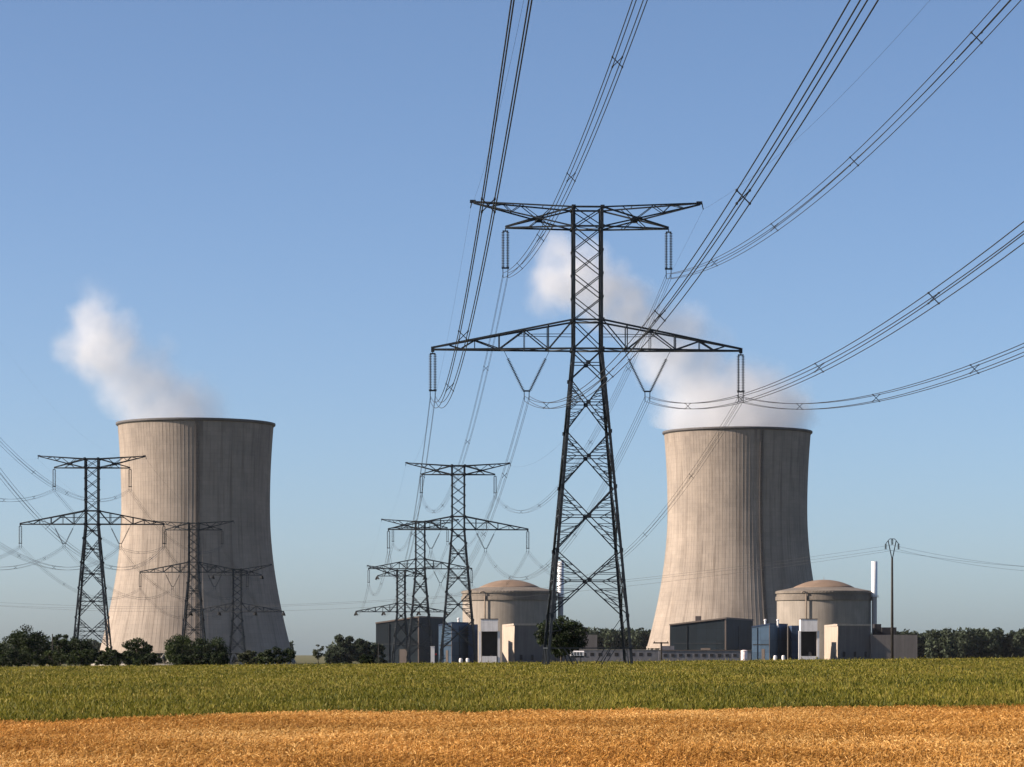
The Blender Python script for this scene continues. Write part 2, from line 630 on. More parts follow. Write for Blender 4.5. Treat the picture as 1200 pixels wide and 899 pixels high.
lf[:, 2] = np.stack([x + lx * 0.2, y + ly * 0.2, z + lh - 0.03], 1)
lf[:, 3] = np.stack([x + lx * 0.09 + ly * 0.009, y + ly * 0.09 - lx * 0.009, z + lh + 0.05], 1)
t0 = np.clip(0.5 + 0.5 * lown(x, y, 0.6, 21) + 0.24 * RNG.standard_normal(n), 0, 1)
wmat = plant_mat('ripe_wheat', [(0.0, (0.25, 0.118, 0.024)), (0.5, (0.49, 0.256, 0.060)), (1.0, (0.76, 0.50, 0.20))], 0.25)
me = np_mesh('ripe_wheat', np.concatenate([st, ears[0], ears[1], lf]), 4, [wmat],
             np.concatenate([t0 * 0.6, t0, np.clip(t0 + 0.15, 0, 1), t0 * 0.8]))
o = link('ripe_wheat', me)
tag(o, 'ripe golden wheat with nodding ears filling the foreground', 'wheat', kind='stuff')
del blades, tints


# ------------------------------------------------------------------ pylons
def insulator_mesh():
    b = MB()
    L = 1.0
    prof = [(0.02, 0)]
    n = 22
    for i in range(n):
        z0 = -L * (i + 0.15) / n
        prof += [(0.045, z0), (0.21, z0 - 0.35 * L / n), (0.215, z0 - 0.50 * L / n), (0.045, z0 - 0.55 * L / n)]
    prof.append((0.02, -L))
    b.lathe(prof, 8)
    return b.mesh('insulator_string', M['glass_insulator'], True)


INS = insulator_mesh()


def insulator(parent, a, b):
    a, b = Vector(a), Vector(b)
    o = link('insulator_string', INS, parent, a)
    d = b - a
    o.rotation_euler = d.to_track_quat('-Z', 'Y').to_euler()
    o.scale = (1, 1, d.length)
    return o


def pylon(loc, rz, zA, label, tension=False, wk=1.0, detail=True):
    """double-circuit lattice pylon; zA = height of the long lower arm's bottom chord. Returns world clamps."""
    root = empty('transmission_pylon', loc, label, 'pylon', 'lattice transmission pylons', rz)
    hw = 1.78
    slope = 0.0885
    zT1, zN, zT = zA + 3.45, zA + 14.6, zA + 16.9
    zE = zT + (0.75 if not tension else 1.9)

    def hwz(z):
        return hw if z >= zA else hw + slope * (zA - z)
    W_leg, W_main, W_dia, W_sec = 0.36 * wk, 0.24 * wk, 0.15 * wk, 0.085 * wk
    # four legs, each one piece from the footing to the peak
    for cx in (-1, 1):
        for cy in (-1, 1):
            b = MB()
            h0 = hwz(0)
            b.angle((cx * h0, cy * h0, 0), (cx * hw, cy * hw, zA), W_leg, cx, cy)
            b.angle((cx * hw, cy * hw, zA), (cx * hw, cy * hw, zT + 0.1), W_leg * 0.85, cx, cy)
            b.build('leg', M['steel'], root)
            b = MB()
            b.lathe([(0.62, -0.6), (0.62, 0.25), (0.5, 0.4), (0.001, 0.4)], 12, (cx * h0, cy * h0))
            b.build('foundation', M['concrete'], root)
    # body bracing
    b = MB()
    steps = [0, 3.68, 9.9, 16.5, 24.1, 31.9, 40.5]
    nodes = [zA - s for s in steps if zA - s > 4.2]
    faces = ((1, 0), (-1, 0), (0, 1), (0, -1))

    def fp(face, u, z, inset=0.0):
        h = hwz(z)
        s = u * h
        if face[0]:
            return Vector((s, face[0] * (h - inset), z))
        return Vector((face[1] * (h - inset), s, z))

    def gusset(face, u, z, s):
        p = fp(face, u, z, -0.02)
        if face[0]:
            b.box(p.x - s, p.x + s, p.y - 0.03, p.y + 0.03, z - s, z + s)
        else:
            b.box(p.x - 0.03, p.x + 0.03, p.y - s, p.y + s, z - s, z + s)

    for fc in faces:
        for i in range(len(nodes) - 1):
            z1, z0 = nodes[i], nodes[i + 1]
            b.bar(fp(fc, -1, z1), fp(fc, 1, z0, 0.05), W_dia)
            b.bar(fp(fc, 1, z1, 0.10), fp(fc, -1, z0, 0.15), W_dia)
            # level of the crossing
            h1, h0 = hwz(z1), hwz(z0)
            t = h1 / (h1 + h0)
            zc = z1 + (z0 - z1) * t
            b.bar(fp(fc, -1, zc), fp(fc, 1, zc), W_dia * 0.8)
            gusset(fc, 0, zc, 0.30 * wk)
            for u in (-1, 1):
                gusset(fc, u * 0.97, z0, 0.26 * wk)
            if detail and i > 0:
                # redundant members in the triangles beside each leg
                for sgn in (-1, 1):
                    for (za, zb) in ((z1, zc), (z0, zc)):
                        k = 4
                        prev = None
                        for q in range(1, k):
                            f_ = q / k
                            z_ = za + (zb - za) * f_
                            pl = fp(fc, sgn, z_)
                            ui = sgn * (1 - f_ * (1.0)) * hwz(za) / hwz(z_)
                            ui = sgn * max(0.02, abs(ui))
                            pd = fp(fc, ui, z_, 0.08)
                            b.bar(pl, pd, W_sec)
                            if prev is not None:
                                b.bar(prev, pd, W_sec)
                            prev = pl
                        b.bar(prev, fp(fc, sgn * 0.5, zb), W_sec)
        # the open portal between the lowest node and the footings
        zl = nodes[-1]
        zb = min(2.6, zl * 0.4)
        b.bar(fp(fc, -1, zb), fp(fc, 1, zb), W_dia)
        for sgn in (-1, 1):
            b.bar(fp(fc, sgn, zl), fp(fc, sgn * 0.72, zl - (zl - zb) * 0.45), W_sec)
            b.bar(fp(fc, sgn, zb + (zl - zb) * 0.5), fp(fc, sgn * 0.72, zl - (zl - zb) * 0.45), W_sec)
            b.bar(fp(fc, sgn * 0.50, zb), fp(fc, sgn * 0.22, 0.2), W_dia * 0.8)
            b.bar(fp(fc, sgn * 0.62, zb), fp(fc, sgn * 0.30, 0.2), W_sec)
        # upper body: four crossed panels, then the boxes behind the arms
        zs = [zN - (zN - zT1) * q / 4 for q in range(5)]
        for i in range(4):
            b.bar(fp(fc, -1, zs[i]), fp(fc, 1, zs[i + 1], 0.05), W_dia * 0.85)
            b.bar(fp(fc, 1, zs[i], 0.10), fp(fc, -1, zs[i + 1], 0.15), W_dia * 0.85)
            if i:
                for u in (-1, 1):
                    gusset(fc, u * 0.97, zs[i], 0.17 * wk)
        for (za, zb) in ((zT1, zA), (zT, zN)):
            b.bar(fp(fc, -1, za), fp(fc, 1, zb, 0.05), W_dia * 0.85)
            b.bar(fp(fc, 1, za, 0.10), fp(fc, -1, zb, 0.15), W_dia * 0.85)
            for zz in (za, zb):
                b.bar(fp(fc, -1, zz), fp(fc, 1, zz), W_main)
                for u in (-1, 1):
                    gusset(fc, u * 0.97, zz, 0.28 * wk)
    # horizontal diaphragms
    for zz in (zA, zT1, zN):
        h = hwz(zz)
        b.bar((-h, -h, zz - 0.06), (h, h, zz - 0.06), W_sec)
        b.bar((-h, h, zz - 0.14), (h, -h, zz - 0.14), W_sec)
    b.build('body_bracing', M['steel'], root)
    # lower cross arm: flat bottom chord, sloping top chord, both halves taper to a point
    arm = {}
    for sg in (-1, 1):
        b = MB()
        xt = 18.5
        tip = Vector((sg * xt, 0, zA + 0.05))
        for cy in (-1, 1):
            b0 = Vector((sg * hw, cy * hw, zA))
            t0 = Vector((sg * hw, cy * hw, zT1))
            b.bar(b0, tip + Vector((0, cy * 0.15, -0.1)), W_main)
            b.bar(t0, tip + Vector((0, cy * 0.15, 0.15)), W_main)

            def bp(f_):
                return b0.lerp(tip, f_)

            def tp(f_):
                return t0.lerp(tip, f_)
            fr = [0.0, 0.175, 0.345, 0.525, 0.70, 0.85]
            for f_ in fr[1:-1:1]:
                b.bar(bp(f_), tp(f_), W_dia * (1.0 if f_ in (0.175, 0.525) else 0.6))
            for (fa, fb) in ((0.0, 0.175), (0.345, 0.175), (0.345, 0.525), (0.70, 0.525), (0.70, 0.80), (0.88, 0.80)):
                b.bar(tp(fa), bp(fb), W_dia)
            zm = zA + 1.72
            pa = Vector((sg * hw, cy * hw, zm))
            b.bar(pa, tp(0.44).lerp(bp(0.44), 0.0) if False else Vector((tp(0.40).x, tp(0.40).y, zm)), W_sec)
        for f_ in (0.175, 0.345, 0.525, 0.70):
            y_ = hw * (1 - f_)
            xb = sg * (hw + (xt - hw) * f_)
            b.bar((xb, -y_, zA), (xb, y_, zA), W_dia * 0.8)
            zt_ = zT1 + (zA - zT1) * f_
            b.bar((xb, -y_, zt_), (xb, y_, zt_), W_sec)
        ff = [0.0, 0.175, 0.345, 0.525, 0.70]
        for i in range(4):
            s_ = 1 if i % 2 else -1
            xa = sg * (hw + (xt - hw) * ff[i])
            xb = sg * (hw + (xt - hw) * ff[i + 1])
            b.bar((xa, s_ * hw * (1 - ff[i]), zA - 0.03), (xb, -s_ * hw * (1 - ff[i + 1]), zA - 0.03), W_sec)
        b.box(sg * xt - 0.2, sg * xt + 0.2, -0.1, 0.1, zA - 0.35, zA + 0.3)
        arm['low', sg] = b.build('lower_cross_arm', M['steel'], root)
        # upper arm: conductor arm and earth-wire horn crossing in a bow-tie
        b = MB()
        xe, xc = 13.6, 9.8
        te = Vector((sg * xe, 0, zE))
        tc = Vector((sg * xc, 0, zN - 0.05))
        for cy in (-1, 1):
            top = Vector((sg * hw, cy * hw, zT))
            low = Vector((sg * hw, cy * hw, zN))
            oy = Vector((0, cy * 0.12, 0))
            b.bar(top, te + oy, W_main * 0.8)
            b.bar(low, te + oy + Vector((0, 0, -0.15)), W_main * 0.8)
            b.bar(low, tc + oy, W_main * 0.9)
            b.bar(top, tc + oy + Vector((0, 0, 0.15)), W_main * 0.9)
            # where the two struts cross
            f_ = 0.325
            cr = low.lerp(te, 0.335)
            b.box(cr.x - 0.5 * wk, cr.x + 0.5 * wk, cr.y - 0.05, cr.y + 0.05, cr.z - 0.28 * wk, cr.z + 0.28 * wk)
            for (pa, pb) in ((top.lerp(te, 0.2), cr), (top.lerp(te, 0.52), cr), (top.lerp(te, 0.52), low.lerp(te, 0.62)),
                             (top.lerp(te, 0.70), low.lerp(te, 0.62)), (top.lerp(te, 0.70), low.lerp(te, 0.82)),
                             (low.lerp(tc, 0.33), cr), (low.lerp(tc, 0.66), cr)):
                b.bar(pa, pb, W_sec * 1.2)
            b.bar(low, top, W_dia)
        for f_ in (0.3, 0.6):
            y_ = hw * (1 - f_)
            b.bar((sg * (hw + (xc - hw) * f_), -y_, zN), (sg * (hw + (xc - hw) * f_), y_, zN), W_sec)
            z_ = zT + (zE - zT) * f_
            b.bar((sg * (hw + (xe - hw) * f_), -y_, z_), (sg * (hw + (xe - hw) * f_), y_, z_), W_sec)
        b.box(sg * xe - 0.45, sg * xe + 0.25, -0.12, 0.12, zE - 0.15, zE + 0.22)
        b.bar((sg * (xe + 0.2), 0, zE + 0.1), (sg * (xe + 0.38), 0, zE - 0.75), 0.13 * wk)
        arm['top', sg] = b.build('upper_cross_arm', M['steel'], root)
    # insulators and yokes
    clamps = {}

    def yoke(x, z, y=0.0, par=root):
        b = MB()
        b.box(x - 0.45, x + 0.45, y - 0.06, y + 0.06, z - 0.10, z + 0.08)
        for s_ in (-1, 1):
            b.bar((x + s_ * 0.3, y, z - 0.08), (x + s_ * 0.28, y, z - 1.15), 0.09)
        b.build('yoke', M['steel'], par)

    for nm, x, z in (('outer_l', -18.5, zA - 0.4), ('outer_r', 18.5, zA - 0.4), ('top_l', -9.8, zN - 0.3), ('top_r', 9.8, zN - 0.3)):
        par = arm['top' if nm.startswith('top') else 'low', 1 if x > 0 else -1]
        if tension:
            for sy in (-1, 1):
                for s_ in (-1, 1):
                    insulator(par, (x + s_ * 0.2, sy * 0.3, z), (x + s_ * 0.2, sy * 4.6, z - 1.0))
            clamps[nm] = (x, 0, z - 1.2)
        else:
            b = MB()
            b.box(x - 0.34, x + 0.34, -0.05, 0.05, z - 0.22, z - 0.06)
            b.bar((x, 0, z + 0.2), (x, 0, z - 0.1), 0.1)
            b.build('hanger_plate', M['steel'], par)
            for s_ in (-1, 1):
                insulator(par, (x + s_ * 0.28, 0, z - 0.2), (x + s_ * 0.28, 0, z - 4.5))
            yoke(x, z - 4.55, 0.0, par)
            clamps[nm] = (x, 0, z - 5.45)
    for nm, sg in (('inner_l', -1), ('inner_r', 1)):
        par = arm['low', sg]
        if tension:
            x, z = sg * 7.2, zA - 0.3
            for sy in (-1, 1):
                for s_ in (-1, 1):
                    insulator(par, (x + s_ * 0.2, sy * 0.9, z), (x + s_ * 0.2, sy * 5.2, z - 1.0))
            clamps[nm] = (x, 0, z - 1.2)
        else:
            zy = zA - 4.95
            for (xa, xb) in ((10.0, 7.65), (4.5, 6.85)):
                pa, pb = Vector((sg * xa, 0, zA - 0.1)), Vector((sg * xb, 0, zy + 0.05))
                b = MB()
                b.bar(pa, pa.lerp(pb, 0.2), 0.055)
                b.build('link_rod', M['steel'], par)
                insulator(par, pa.lerp(pb, 0.2), pb)
            yoke(sg * 7.25, zy, 0.0, par)
            clamps[nm] = (sg * 7.25, 0, zy - 0.9)
    clamps['earth_l'] = (-13.95, 0, zE - 0.75)
    clamps['earth_r'] = (13.95, 0, zE - 0.75)
    mw = Matrix.Translation(Vector(loc)) @ Matrix.Rotation(rz, 4, 'Z')
    return {k: mw @ Vector(v) for k, v in clamps.items()}


def stand(px, Y):
    x = at(px, Y)
    return (x, Y, g(x, Y))


def arm_h(px, Y, py):
    return zt(py, Y) - g(at(px, Y), Y)


P = {}
P[1] = pylon(stand(688, 361), 0.045, arm_h(688, 361, 410), 'nearest and tallest pylon standing in the green field in front of the right cooling tower', wk=0.86)
P[2] = pylon(stand(537, 800), 0.053, arm_h(537, 800, 620.6), 'pylon left of the nearest one, rising from behind the left blue building', wk=1.12)
P[3] = pylon(stand(492.5, 1080), 0.09, arm_h(492.5, 1080, 666.5), 'pylon above the dark left hall, half covered by the larger pylon right of it', wk=1.2)
P[4] = pylon(stand(470, 1230), 0.15, arm_h(470, 1230, 717), 'lowest pylon with raised horns above the dark left hall roof', tension=True, wk=1.3)
P[5] = pylon(stand(108, 780), 0.03, arm_h(108, 780, 614.4), 'tall pylon at the left edge of the left cooling tower, among the trees', wk=1.12)
P[6] = pylon(stand(227, 1040), 0.0, arm_h(227, 1040, 670.6), 'pylon seen against the middle of the left cooling tower', wk=1.15)
P[7] = pylon(stand(278, 1200), 0.0, arm_h(278, 1200, 717), 'short pylon seen against the shaded side of the left cooling tower', tension=True, wk=1.2)


# ------------------------------------------------------------------ conductors
def span_pt(A, B, sag, t):
    p = A.lerp(B, t)
    p.z -= 4 * sag * t * (1 - t)
    return p


def bundle(A, B, sag, label, group, r=0.02, nseg=44, spacer_at=(), quad=True, s=0.29):
    root = empty('conductor_bundle', A, label, 'power line', group)
    d = (B - A)
    side = Vector((d.y, -d.x, 0)).normalized()
    offs = ((-s, -s), (s, -s), (s, s), (-s, s))
    for (ou, oz) in offs:
        b = MB()
        pts = []
        for i in range(nseg + 1):
            t = i / nseg
            pts.append(span_pt(A, B, sag, t) + side * ou + Vector((0, 0, oz)) - A)
        b.tube(pts, r, 5)
        b.build('cable', M['cable'], root, True)
    for t in spacer_at:
        b = MB()
        c = span_pt(A, B, sag, t) - A
        q = [c + side * ou + Vector((0, 0, oz)) for (ou, oz) in offs]
        b.bar(q[0], q[2], 0.05)
        b.bar(q[1], q[3], 0.05)
        for p in q:
            b.bar(p - d.normalized() * 0.14, p + d.normalized() * 0.14, 0.09)
        b.build('spacer', M['cable'], root)
    return root


WHERE = {'outer_l': 'outer left insulators', 'inner_l': 'left V insulators', 'inner_r': 'right V insulators',
         'outer_r': 'outer right insulators', 'top_l': 'top left insulators', 'top_r': 'top right insulators'}


def line_span(CA, CB, sag, end_text, group, r, spacers, esag=None, er=0.010):
    for k in WHERE:
        bundle(CA[k], CB[k], sag, 'bundle from the %s %s' % (WHERE[k], end_text), group, r, spacer_at=spacers(k))
    for k, t in (('earth_l', 'left horn'), ('earth_r', 'right horn')):
        A, B = CA[k], CB[k]
        b = MB()
        b.tube([span_pt(A, B, (esag or sag * 0.8), i / 40) - A for i in range(41)], er, 5)
        o = b.build('earth_wire', M['cable'], None, True, A)
        tag(o, 'thin earth wire from the %s %s' % (t, end_text), 'power line', group)


# the span that passes over the viewer's right shoulder: its far pylon stands behind the camera
P0 = {k: v + Vector((0.0375 * 372, -372, 0)) for k, v in P[1].items()}
SP = {'outer_l': (0.325, 0.462, 0.603, 0.74), 'inner_l': (0.129, 0.26, 0.38, 0.495, 0.61), 'inner_r': (0.136, 0.265, 0.397, 0.52, 0.63),
      'outer_r': (0.143, 0.276, 0.395, 0.52), 'top_l': (0.115, 0.24, 0.37, 0.497, 0.61), 'top_r': (0.141, 0.274, 0.396, 0.518, 0.63)}
line_span(P[1], P0, 10.6, 'of the nearest pylon up over the viewer', 'near spans', 0.030, lambda k: SP[k], 8.5)
line_span(P[1], P[2], 13.5, 'of the nearest pylon back to the second', 'second spans', 0.022, lambda k: [0.12 + 0.15 * i for i in range(6)], 9)
line_span(P[2], P[3], 7, 'of the second pylon back to the third', 'third spans', 0.022, lambda k: [0.3, 0.7], 5)
line_span(P[3], P[4], 3, 'of the third pylon back to the lowest one', 'fourth spans', 0.022, lambda k: [], 2)
L0 = {k: v + Vector((26.0, -440, 2.0)) for k, v in P[5].items()}
line_span(P[5], L0, 11.6, 'of the leftmost pylon sagging out of frame', 'left near spans', 0.024, lambda k: [0.12 + 0.15 * i for i in range(5)], 9, 0.006)
line_span(P[5], P[6], 7.5, 'of the leftmost pylon back to the next', 'left second spans', 0.022, lambda k: [0.3, 0.7], 5)
line_span(P[6], P[7], 4, 'of the mid tower pylon back to the shortest', 'left third spans', 0.022, lambda k: [], 3)


# ------------------------------------------------------------------ cooling towers
def tower_r(z):
    return 50.5 * math.sqrt(1 + ((108 - z) / (121.0 if z < 108 else 174.0)) ** 2)


TOWER_H = 164.5


def tower_mesh():
    b = MB()
    nr = 132
    z0 = 9.0
    zs = [z0 + (TOWER_H - 1.6 - z0) * i / 54 for i in range(55)]
    vs, fs = [], []
    m = nr * 4
    for z in zs:
        r = tower_r(z)
        for k in range(nr):
            a = 2 * math.pi * k / nr
            for (da, dr) in ((-0.0032, 0), (-0.0020, 0.07), (0.0020, 0.07), (0.0032, 0)):
                vs.append(((r + dr) * math.cos(a + da), (r + dr) * math.sin(a + da), z))
    for i in range(len(zs) - 1):
        for j in range(m):
            j2 = (j + 1) % m
            fs.append((i * m + j, i * m + j2, (i + 1) * m + j2, (i + 1) * m + j))
    # inner face
    o = len(vs)
    n2 = 132
    for z in zs:
        r = tower_r(z) - 0.9
        for k in range(n2):
            a = 2 * math.pi * k / n2
            vs.append((r * math.cos(a), r * math.sin(a), z))
    for i in range(len(zs) - 1):
        for j in range(n2):
            j2 = (j + 1) % n2
            fs.append((o + i * n2 + j2, o + i * n2 + j, o + (i + 1) * n2 + j, o + (i + 1) * n2 + j2))
    b.add(vs, fs)
    return b.mesh('shell', M['tower'])


SHELL = tower_mesh()
b = MB()
rt = tower_r(TOWER_H)
b.lathe([(rt - 1.4, TOWER_H - 1.7), (rt + 0.3, TOWER_H - 1.7), (rt + 1.25, TOWER_H - 0.9), (rt + 1.25, TOWER_H + 0.3), (rt - 1.4, TOWER_H + 0.3), (rt - 1.4, TOWER_H - 1.7)], 160)
RIM = b.mesh('rim_walkway', M['rim'])
b = MB()
rl = tower_r(9.0) - 0.4
b.lathe([(rl - 1.0, 7.9), (rl + 1.1, 7.9), (rl + 1.0, 9.2), (rl - 1.0, 9.2), (rl - 1.0, 7.9)], 160)
LINTEL = b.mesh('base_ring_beam', M['tower'])
b = MB()
rb = tower_r(0) + 1
da = 2 * math.pi / 44
b.bar((rb, 0, -0.5), (rl * math.cos(da / 2), rl * math.sin(da / 2), 8.0), 0.9)
b.bar((rb * math.cos(da), rb * math.sin(da), -0.5), (rl * math.cos(da / 2), rl * math.sin(da / 2), 8.0), 0.9)
COLUMN = b.mesh('support_column', M['concrete'])
b = MB()
b.lathe([(rb + 2.2, -1.0), (rb + 2.2, 0.8), (rb + 1.4, 0.8), (rb + 1.4, -1.0)], 120)
BASIN = b.mesh('basin_wall', M['concrete'])


def ladder_mesh(a):
    """caged access stair that follows one meridian of the shell"""
    b = MB()
    zs = [9 + (TOWER_H - 9) * i / 60 for i in range(61)]
    for i in range(60):
        for (dx) in (-0.02, 0.02):
            pa = (zs[i], tower_r(zs[i]) + 0.9)
            pb = (zs[i + 1], tower_r(zs[i + 1]) + 0.9)
            b.bar((pa[1] * math.cos(a + dx), pa[1] * math.sin(a + dx), pa[0]), (pb[1] * math.cos(a + dx), pb[1] * math.sin(a + dx), pb[0]), 0.5)
        z = zs[i]
        r = tower_r(z) + 0.8
        b.bar((r * math.cos(a - 0.022), r * math.sin(a - 0.022), z), (r * math.cos(a + 0.022), r * math.sin(a + 0.022), z), 0.35)
        for q in range(1, 5):
            zq = z + (zs[1] - zs[0]) * q / 5
            rq = tower_r(zq) + 0.7
            b.bar((rq * math.cos(a - 0.02), rq * math.sin(a - 0.02), zq), (rq * math.cos(a + 0.02), rq * math.sin(a + 0.02), zq), 0.22)
    return b.mesh('ladder', M['ladder'])


def cooling_tower(px, Y, label, lad):
    x = at(px, Y)
    z = g(x, Y)
    root = empty('cooling_tower', (x, Y, z), label, 'cooling tower', 'cooling towers of the power station')
    link('shell', SHELL, root)
    link('rim_walkway', RIM, root)
    link('base_ring_beam', LINTEL, root)
    link('basin_wall', BASIN, root)
    for k in range(44):
        link('support_column', COLUMN, root, None, (0, 0, 2 * math.pi * k / 44))
    link('ladder', ladder_mesh(lad), root)
    return Vector((x, Y, z))


TL = cooling_tower(229.5, 2060, 'left cooling tower, behind the pylons and bushes, its steam leaning left', -math.pi / 2 + 0.125)
TR = cooling_tower(864, 2185, 'right cooling tower, behind the dark hall and the domed reactor, under the larger plume', -math.pi / 2 + 0.26)


# ------------------------------------------------------------------ steam
def steam(name, C, Y, blobs, label, seed, dens):
    k = Y / F
    pts = []
    rr = random.Random(seed)
    for (px, py, rp, wt, dy) in blobs:
        pts.append((Vector((at(px, Y) - C.x, dy * k, zt(py, Y) - C.z)), rp * k, wt))
    # outline: a closed skin round all the puffs
    bm = bmesh.new()
    for (c, r, wt) in pts:
        bmesh.ops.create_icosphere(bm, subdivisions=3, radius=r * 1.12, matrix=Matrix.Translation(c))
    me = bpy.data.meshes.new(name + '_raw')
    bm.to_mesh(me)
    bm.free()
    tmp = bpy.data.objects.new('tmp_steam', me)
    COL.objects.link(tmp)
    md = tmp.modifiers.new('r', 'REMESH')
    md.mode = 'VOXEL'
    md.voxel_size = 3.5
    dg = bpy.context.evaluated_depsgraph_get()
    out = bpy.data.meshes.new_from_object(tmp.evaluated_get(dg))
    out.name = name
    bpy.data.objects.remove(tmp)
    bpy.data.meshes.remove(me)
    # keep the skin out of the concrete: pull everything below the rim inside the mouth
    zr = TOWER_H - 6
    for v in out.vertices:
        if v.co.z < TOWER_H + 2:
            lim = tower_r(TOWER_H) - 3.0
            rad = math.hypot(v.co.x, v.co.y)
            if rad > lim:
                v.co.x *= lim / rad
                v.co.y *= lim / rad
            v.co.z = max(v.co.z, zr)
    m = bpy.data.materials.new(name + '_vapour')
    m.use_nodes = True
    nt = m.node_tree
    nt.nodes.remove(nt.nodes['Principled BSDF'])
    oc = objcoord(nt)
    n1 = nt.nodes.new('ShaderNodeTexNoise')
    n1.inputs['Scale'].default_value = 0.04
    n1.inputs['Detail'].default_value = 6
    n1.inputs['Roughness'].default_value = 0.68
    nt.links.new(oc, n1.inputs['Vector'])
    sub = nt.nodes.new('ShaderNodeVectorMath')
    sub.operation = 'SUBTRACT'
    sub.inputs[1].default_value = (0.5, 0.5, 0.5)
    nt.links.new(n1.outputs['Color'], sub.inputs[0])
    scl = nt.nodes.new('ShaderNodeVectorMath')
    scl.operation = 'SCALE'
    scl.inputs['Scale'].default_value = 30.0
    nt.links.new(sub.outputs[0], scl.inputs[0])
    add = nt.nodes.new('ShaderNodeVectorMath')
    add.operation = 'ADD'
    nt.links.new(oc, add.inputs[0])
    nt.links.new(scl.outputs[0], add.inputs[1])
    acc = None
    for (c, r, wt) in pts:
        d = nt.nodes.new('ShaderNodeVectorMath')
        d.operation = 'DISTANCE'
        d.inputs[1].default_value = c
        nt.links.new(add.outputs[0], d.inputs[0])
        mr = nt.nodes.new('ShaderNodeMapRange')
        mr.interpolation_type = 'SMOOTHSTEP'
        mr.inputs['From Min'].default_value = r * 1.05
        mr.inputs['From Max'].default_value = r * 0.25
        mr.inputs['To Min'].default_value = 0
        mr.inputs['To Max'].default_value = wt
        nt.links.new(d.outputs['Value'], mr.inputs['Value'])
        acc = mr.outputs[0] if acc is None else math_n(nt, 'MAXIMUM', acc, mr.outputs[0])
    n2 = noise(nt, oc, 0.06, 4, 0.6)
    mod = nt.nodes.new('ShaderNodeMapRange')
    mod.inputs['From Min'].default_value = 0.3
    mod.inputs['From Max'].default_value = 0.65
    mod.inputs['To Min'].default_value = 0.35
    mod.inputs['To Max'].default_value = 1.25
    nt.links.new(n2, mod.inputs['Value'])
    den = math_n(nt, 'MULTIPLY', math_n(nt, 'MULTIPLY', acc, mod.outputs[0]), dens)
    pv = nt.nodes.new('ShaderNodeVolumePrincipled')
    pv.inputs['Color'].default_value = (0.82, 0.84, 0.87, 1)
    pv.inputs['Anisotropy'].default_value = 0.1
    nt.links.new(den, pv.inputs['Density'])
    nt.links.new(pv.outputs[0], nt.nodes['Material Output'].inputs['Volume'])
    m.cycles.volume_sampling = 'MULTIPLE_IMPORTANCE'
    out.materials.clear()
    out.materials.append(m)
    o = link(name, out, None, C)
    tag(o, label, 'steam', 'steam plumes')
    return o


BL = [(206, 498, 72, .9, 0), (190, 486, 60, .9, 0), (176, 466, 58, .85, 0), (206, 464, 40, .6, 0), (224, 480, 42, .45, 0), (152, 446, 52, .85, 0), (170, 428, 36, .5, 0),
      (192, 408, 22, .2, 0), (130, 416, 50, 1.0, 0), (112, 404, 46, 1.3, 0), (112, 384, 40, 1.2, 0), (116, 362, 32, .35, 0), (112, 350, 30, .12, 0), (92, 408, 34, .7, 0), (140, 392, 34, .7, 0)]
BR = [(866, 502, 92, 1.1, 0), (822, 488, 62, 1.0, 0), (904, 490, 60, 1.0, 0), (815, 452, 56, .8, 10), (862, 462, 56, .75, 0), (895, 455, 40, .4, 10), (790, 418, 52, .8, 10), (825, 425, 40, .6, 5), (802, 388, 42, .6, 10), (765, 388, 46, .8, 20),
      (738, 362, 48, .8, 20), (705, 345, 48, .95, 20), (680, 322, 48, 1.05, 25), (655, 328, 42, .9, 25), (658, 298, 36, .7, 25), (692, 306, 36, .7, 20), (640, 350, 28, .35, 25), (722, 318, 26, .35, 20), (845, 395, 24, .2, 5)]
steam('steam_plume', TL, 2060, BL, 'white steam leaning left from the left cooling tower', 1, 0.038)
steam('steam_plume', TR, 2185, BR, 'larger steam plume trailing up from the right cooling tower behind the nearest pylon', 2, 0.05)


# ------------------------------------------------------------------ plant buildings
def prism(bld, pts, z0, tops, mi=0):
    """walls and top over a footprint, each corner with its own height"""
    n = len(pts)
    vs = [(p[0], p[1], z0) for p in pts] + [(p[0], p[1], t) for p, t in zip(pts, tops)]
    fs = [tuple(range(n - 1, -1, -1)), tuple(range(n, 2 * n))]
    for i in range(n):
        j = (i + 1) % n
        fs.append((i, j, n + j, n + i))
    bld.add(vs, fs, mi)


def rel(root, pts):
    return [(p[0] - root.location.x, p[1] - root.location.y) for p in pts]


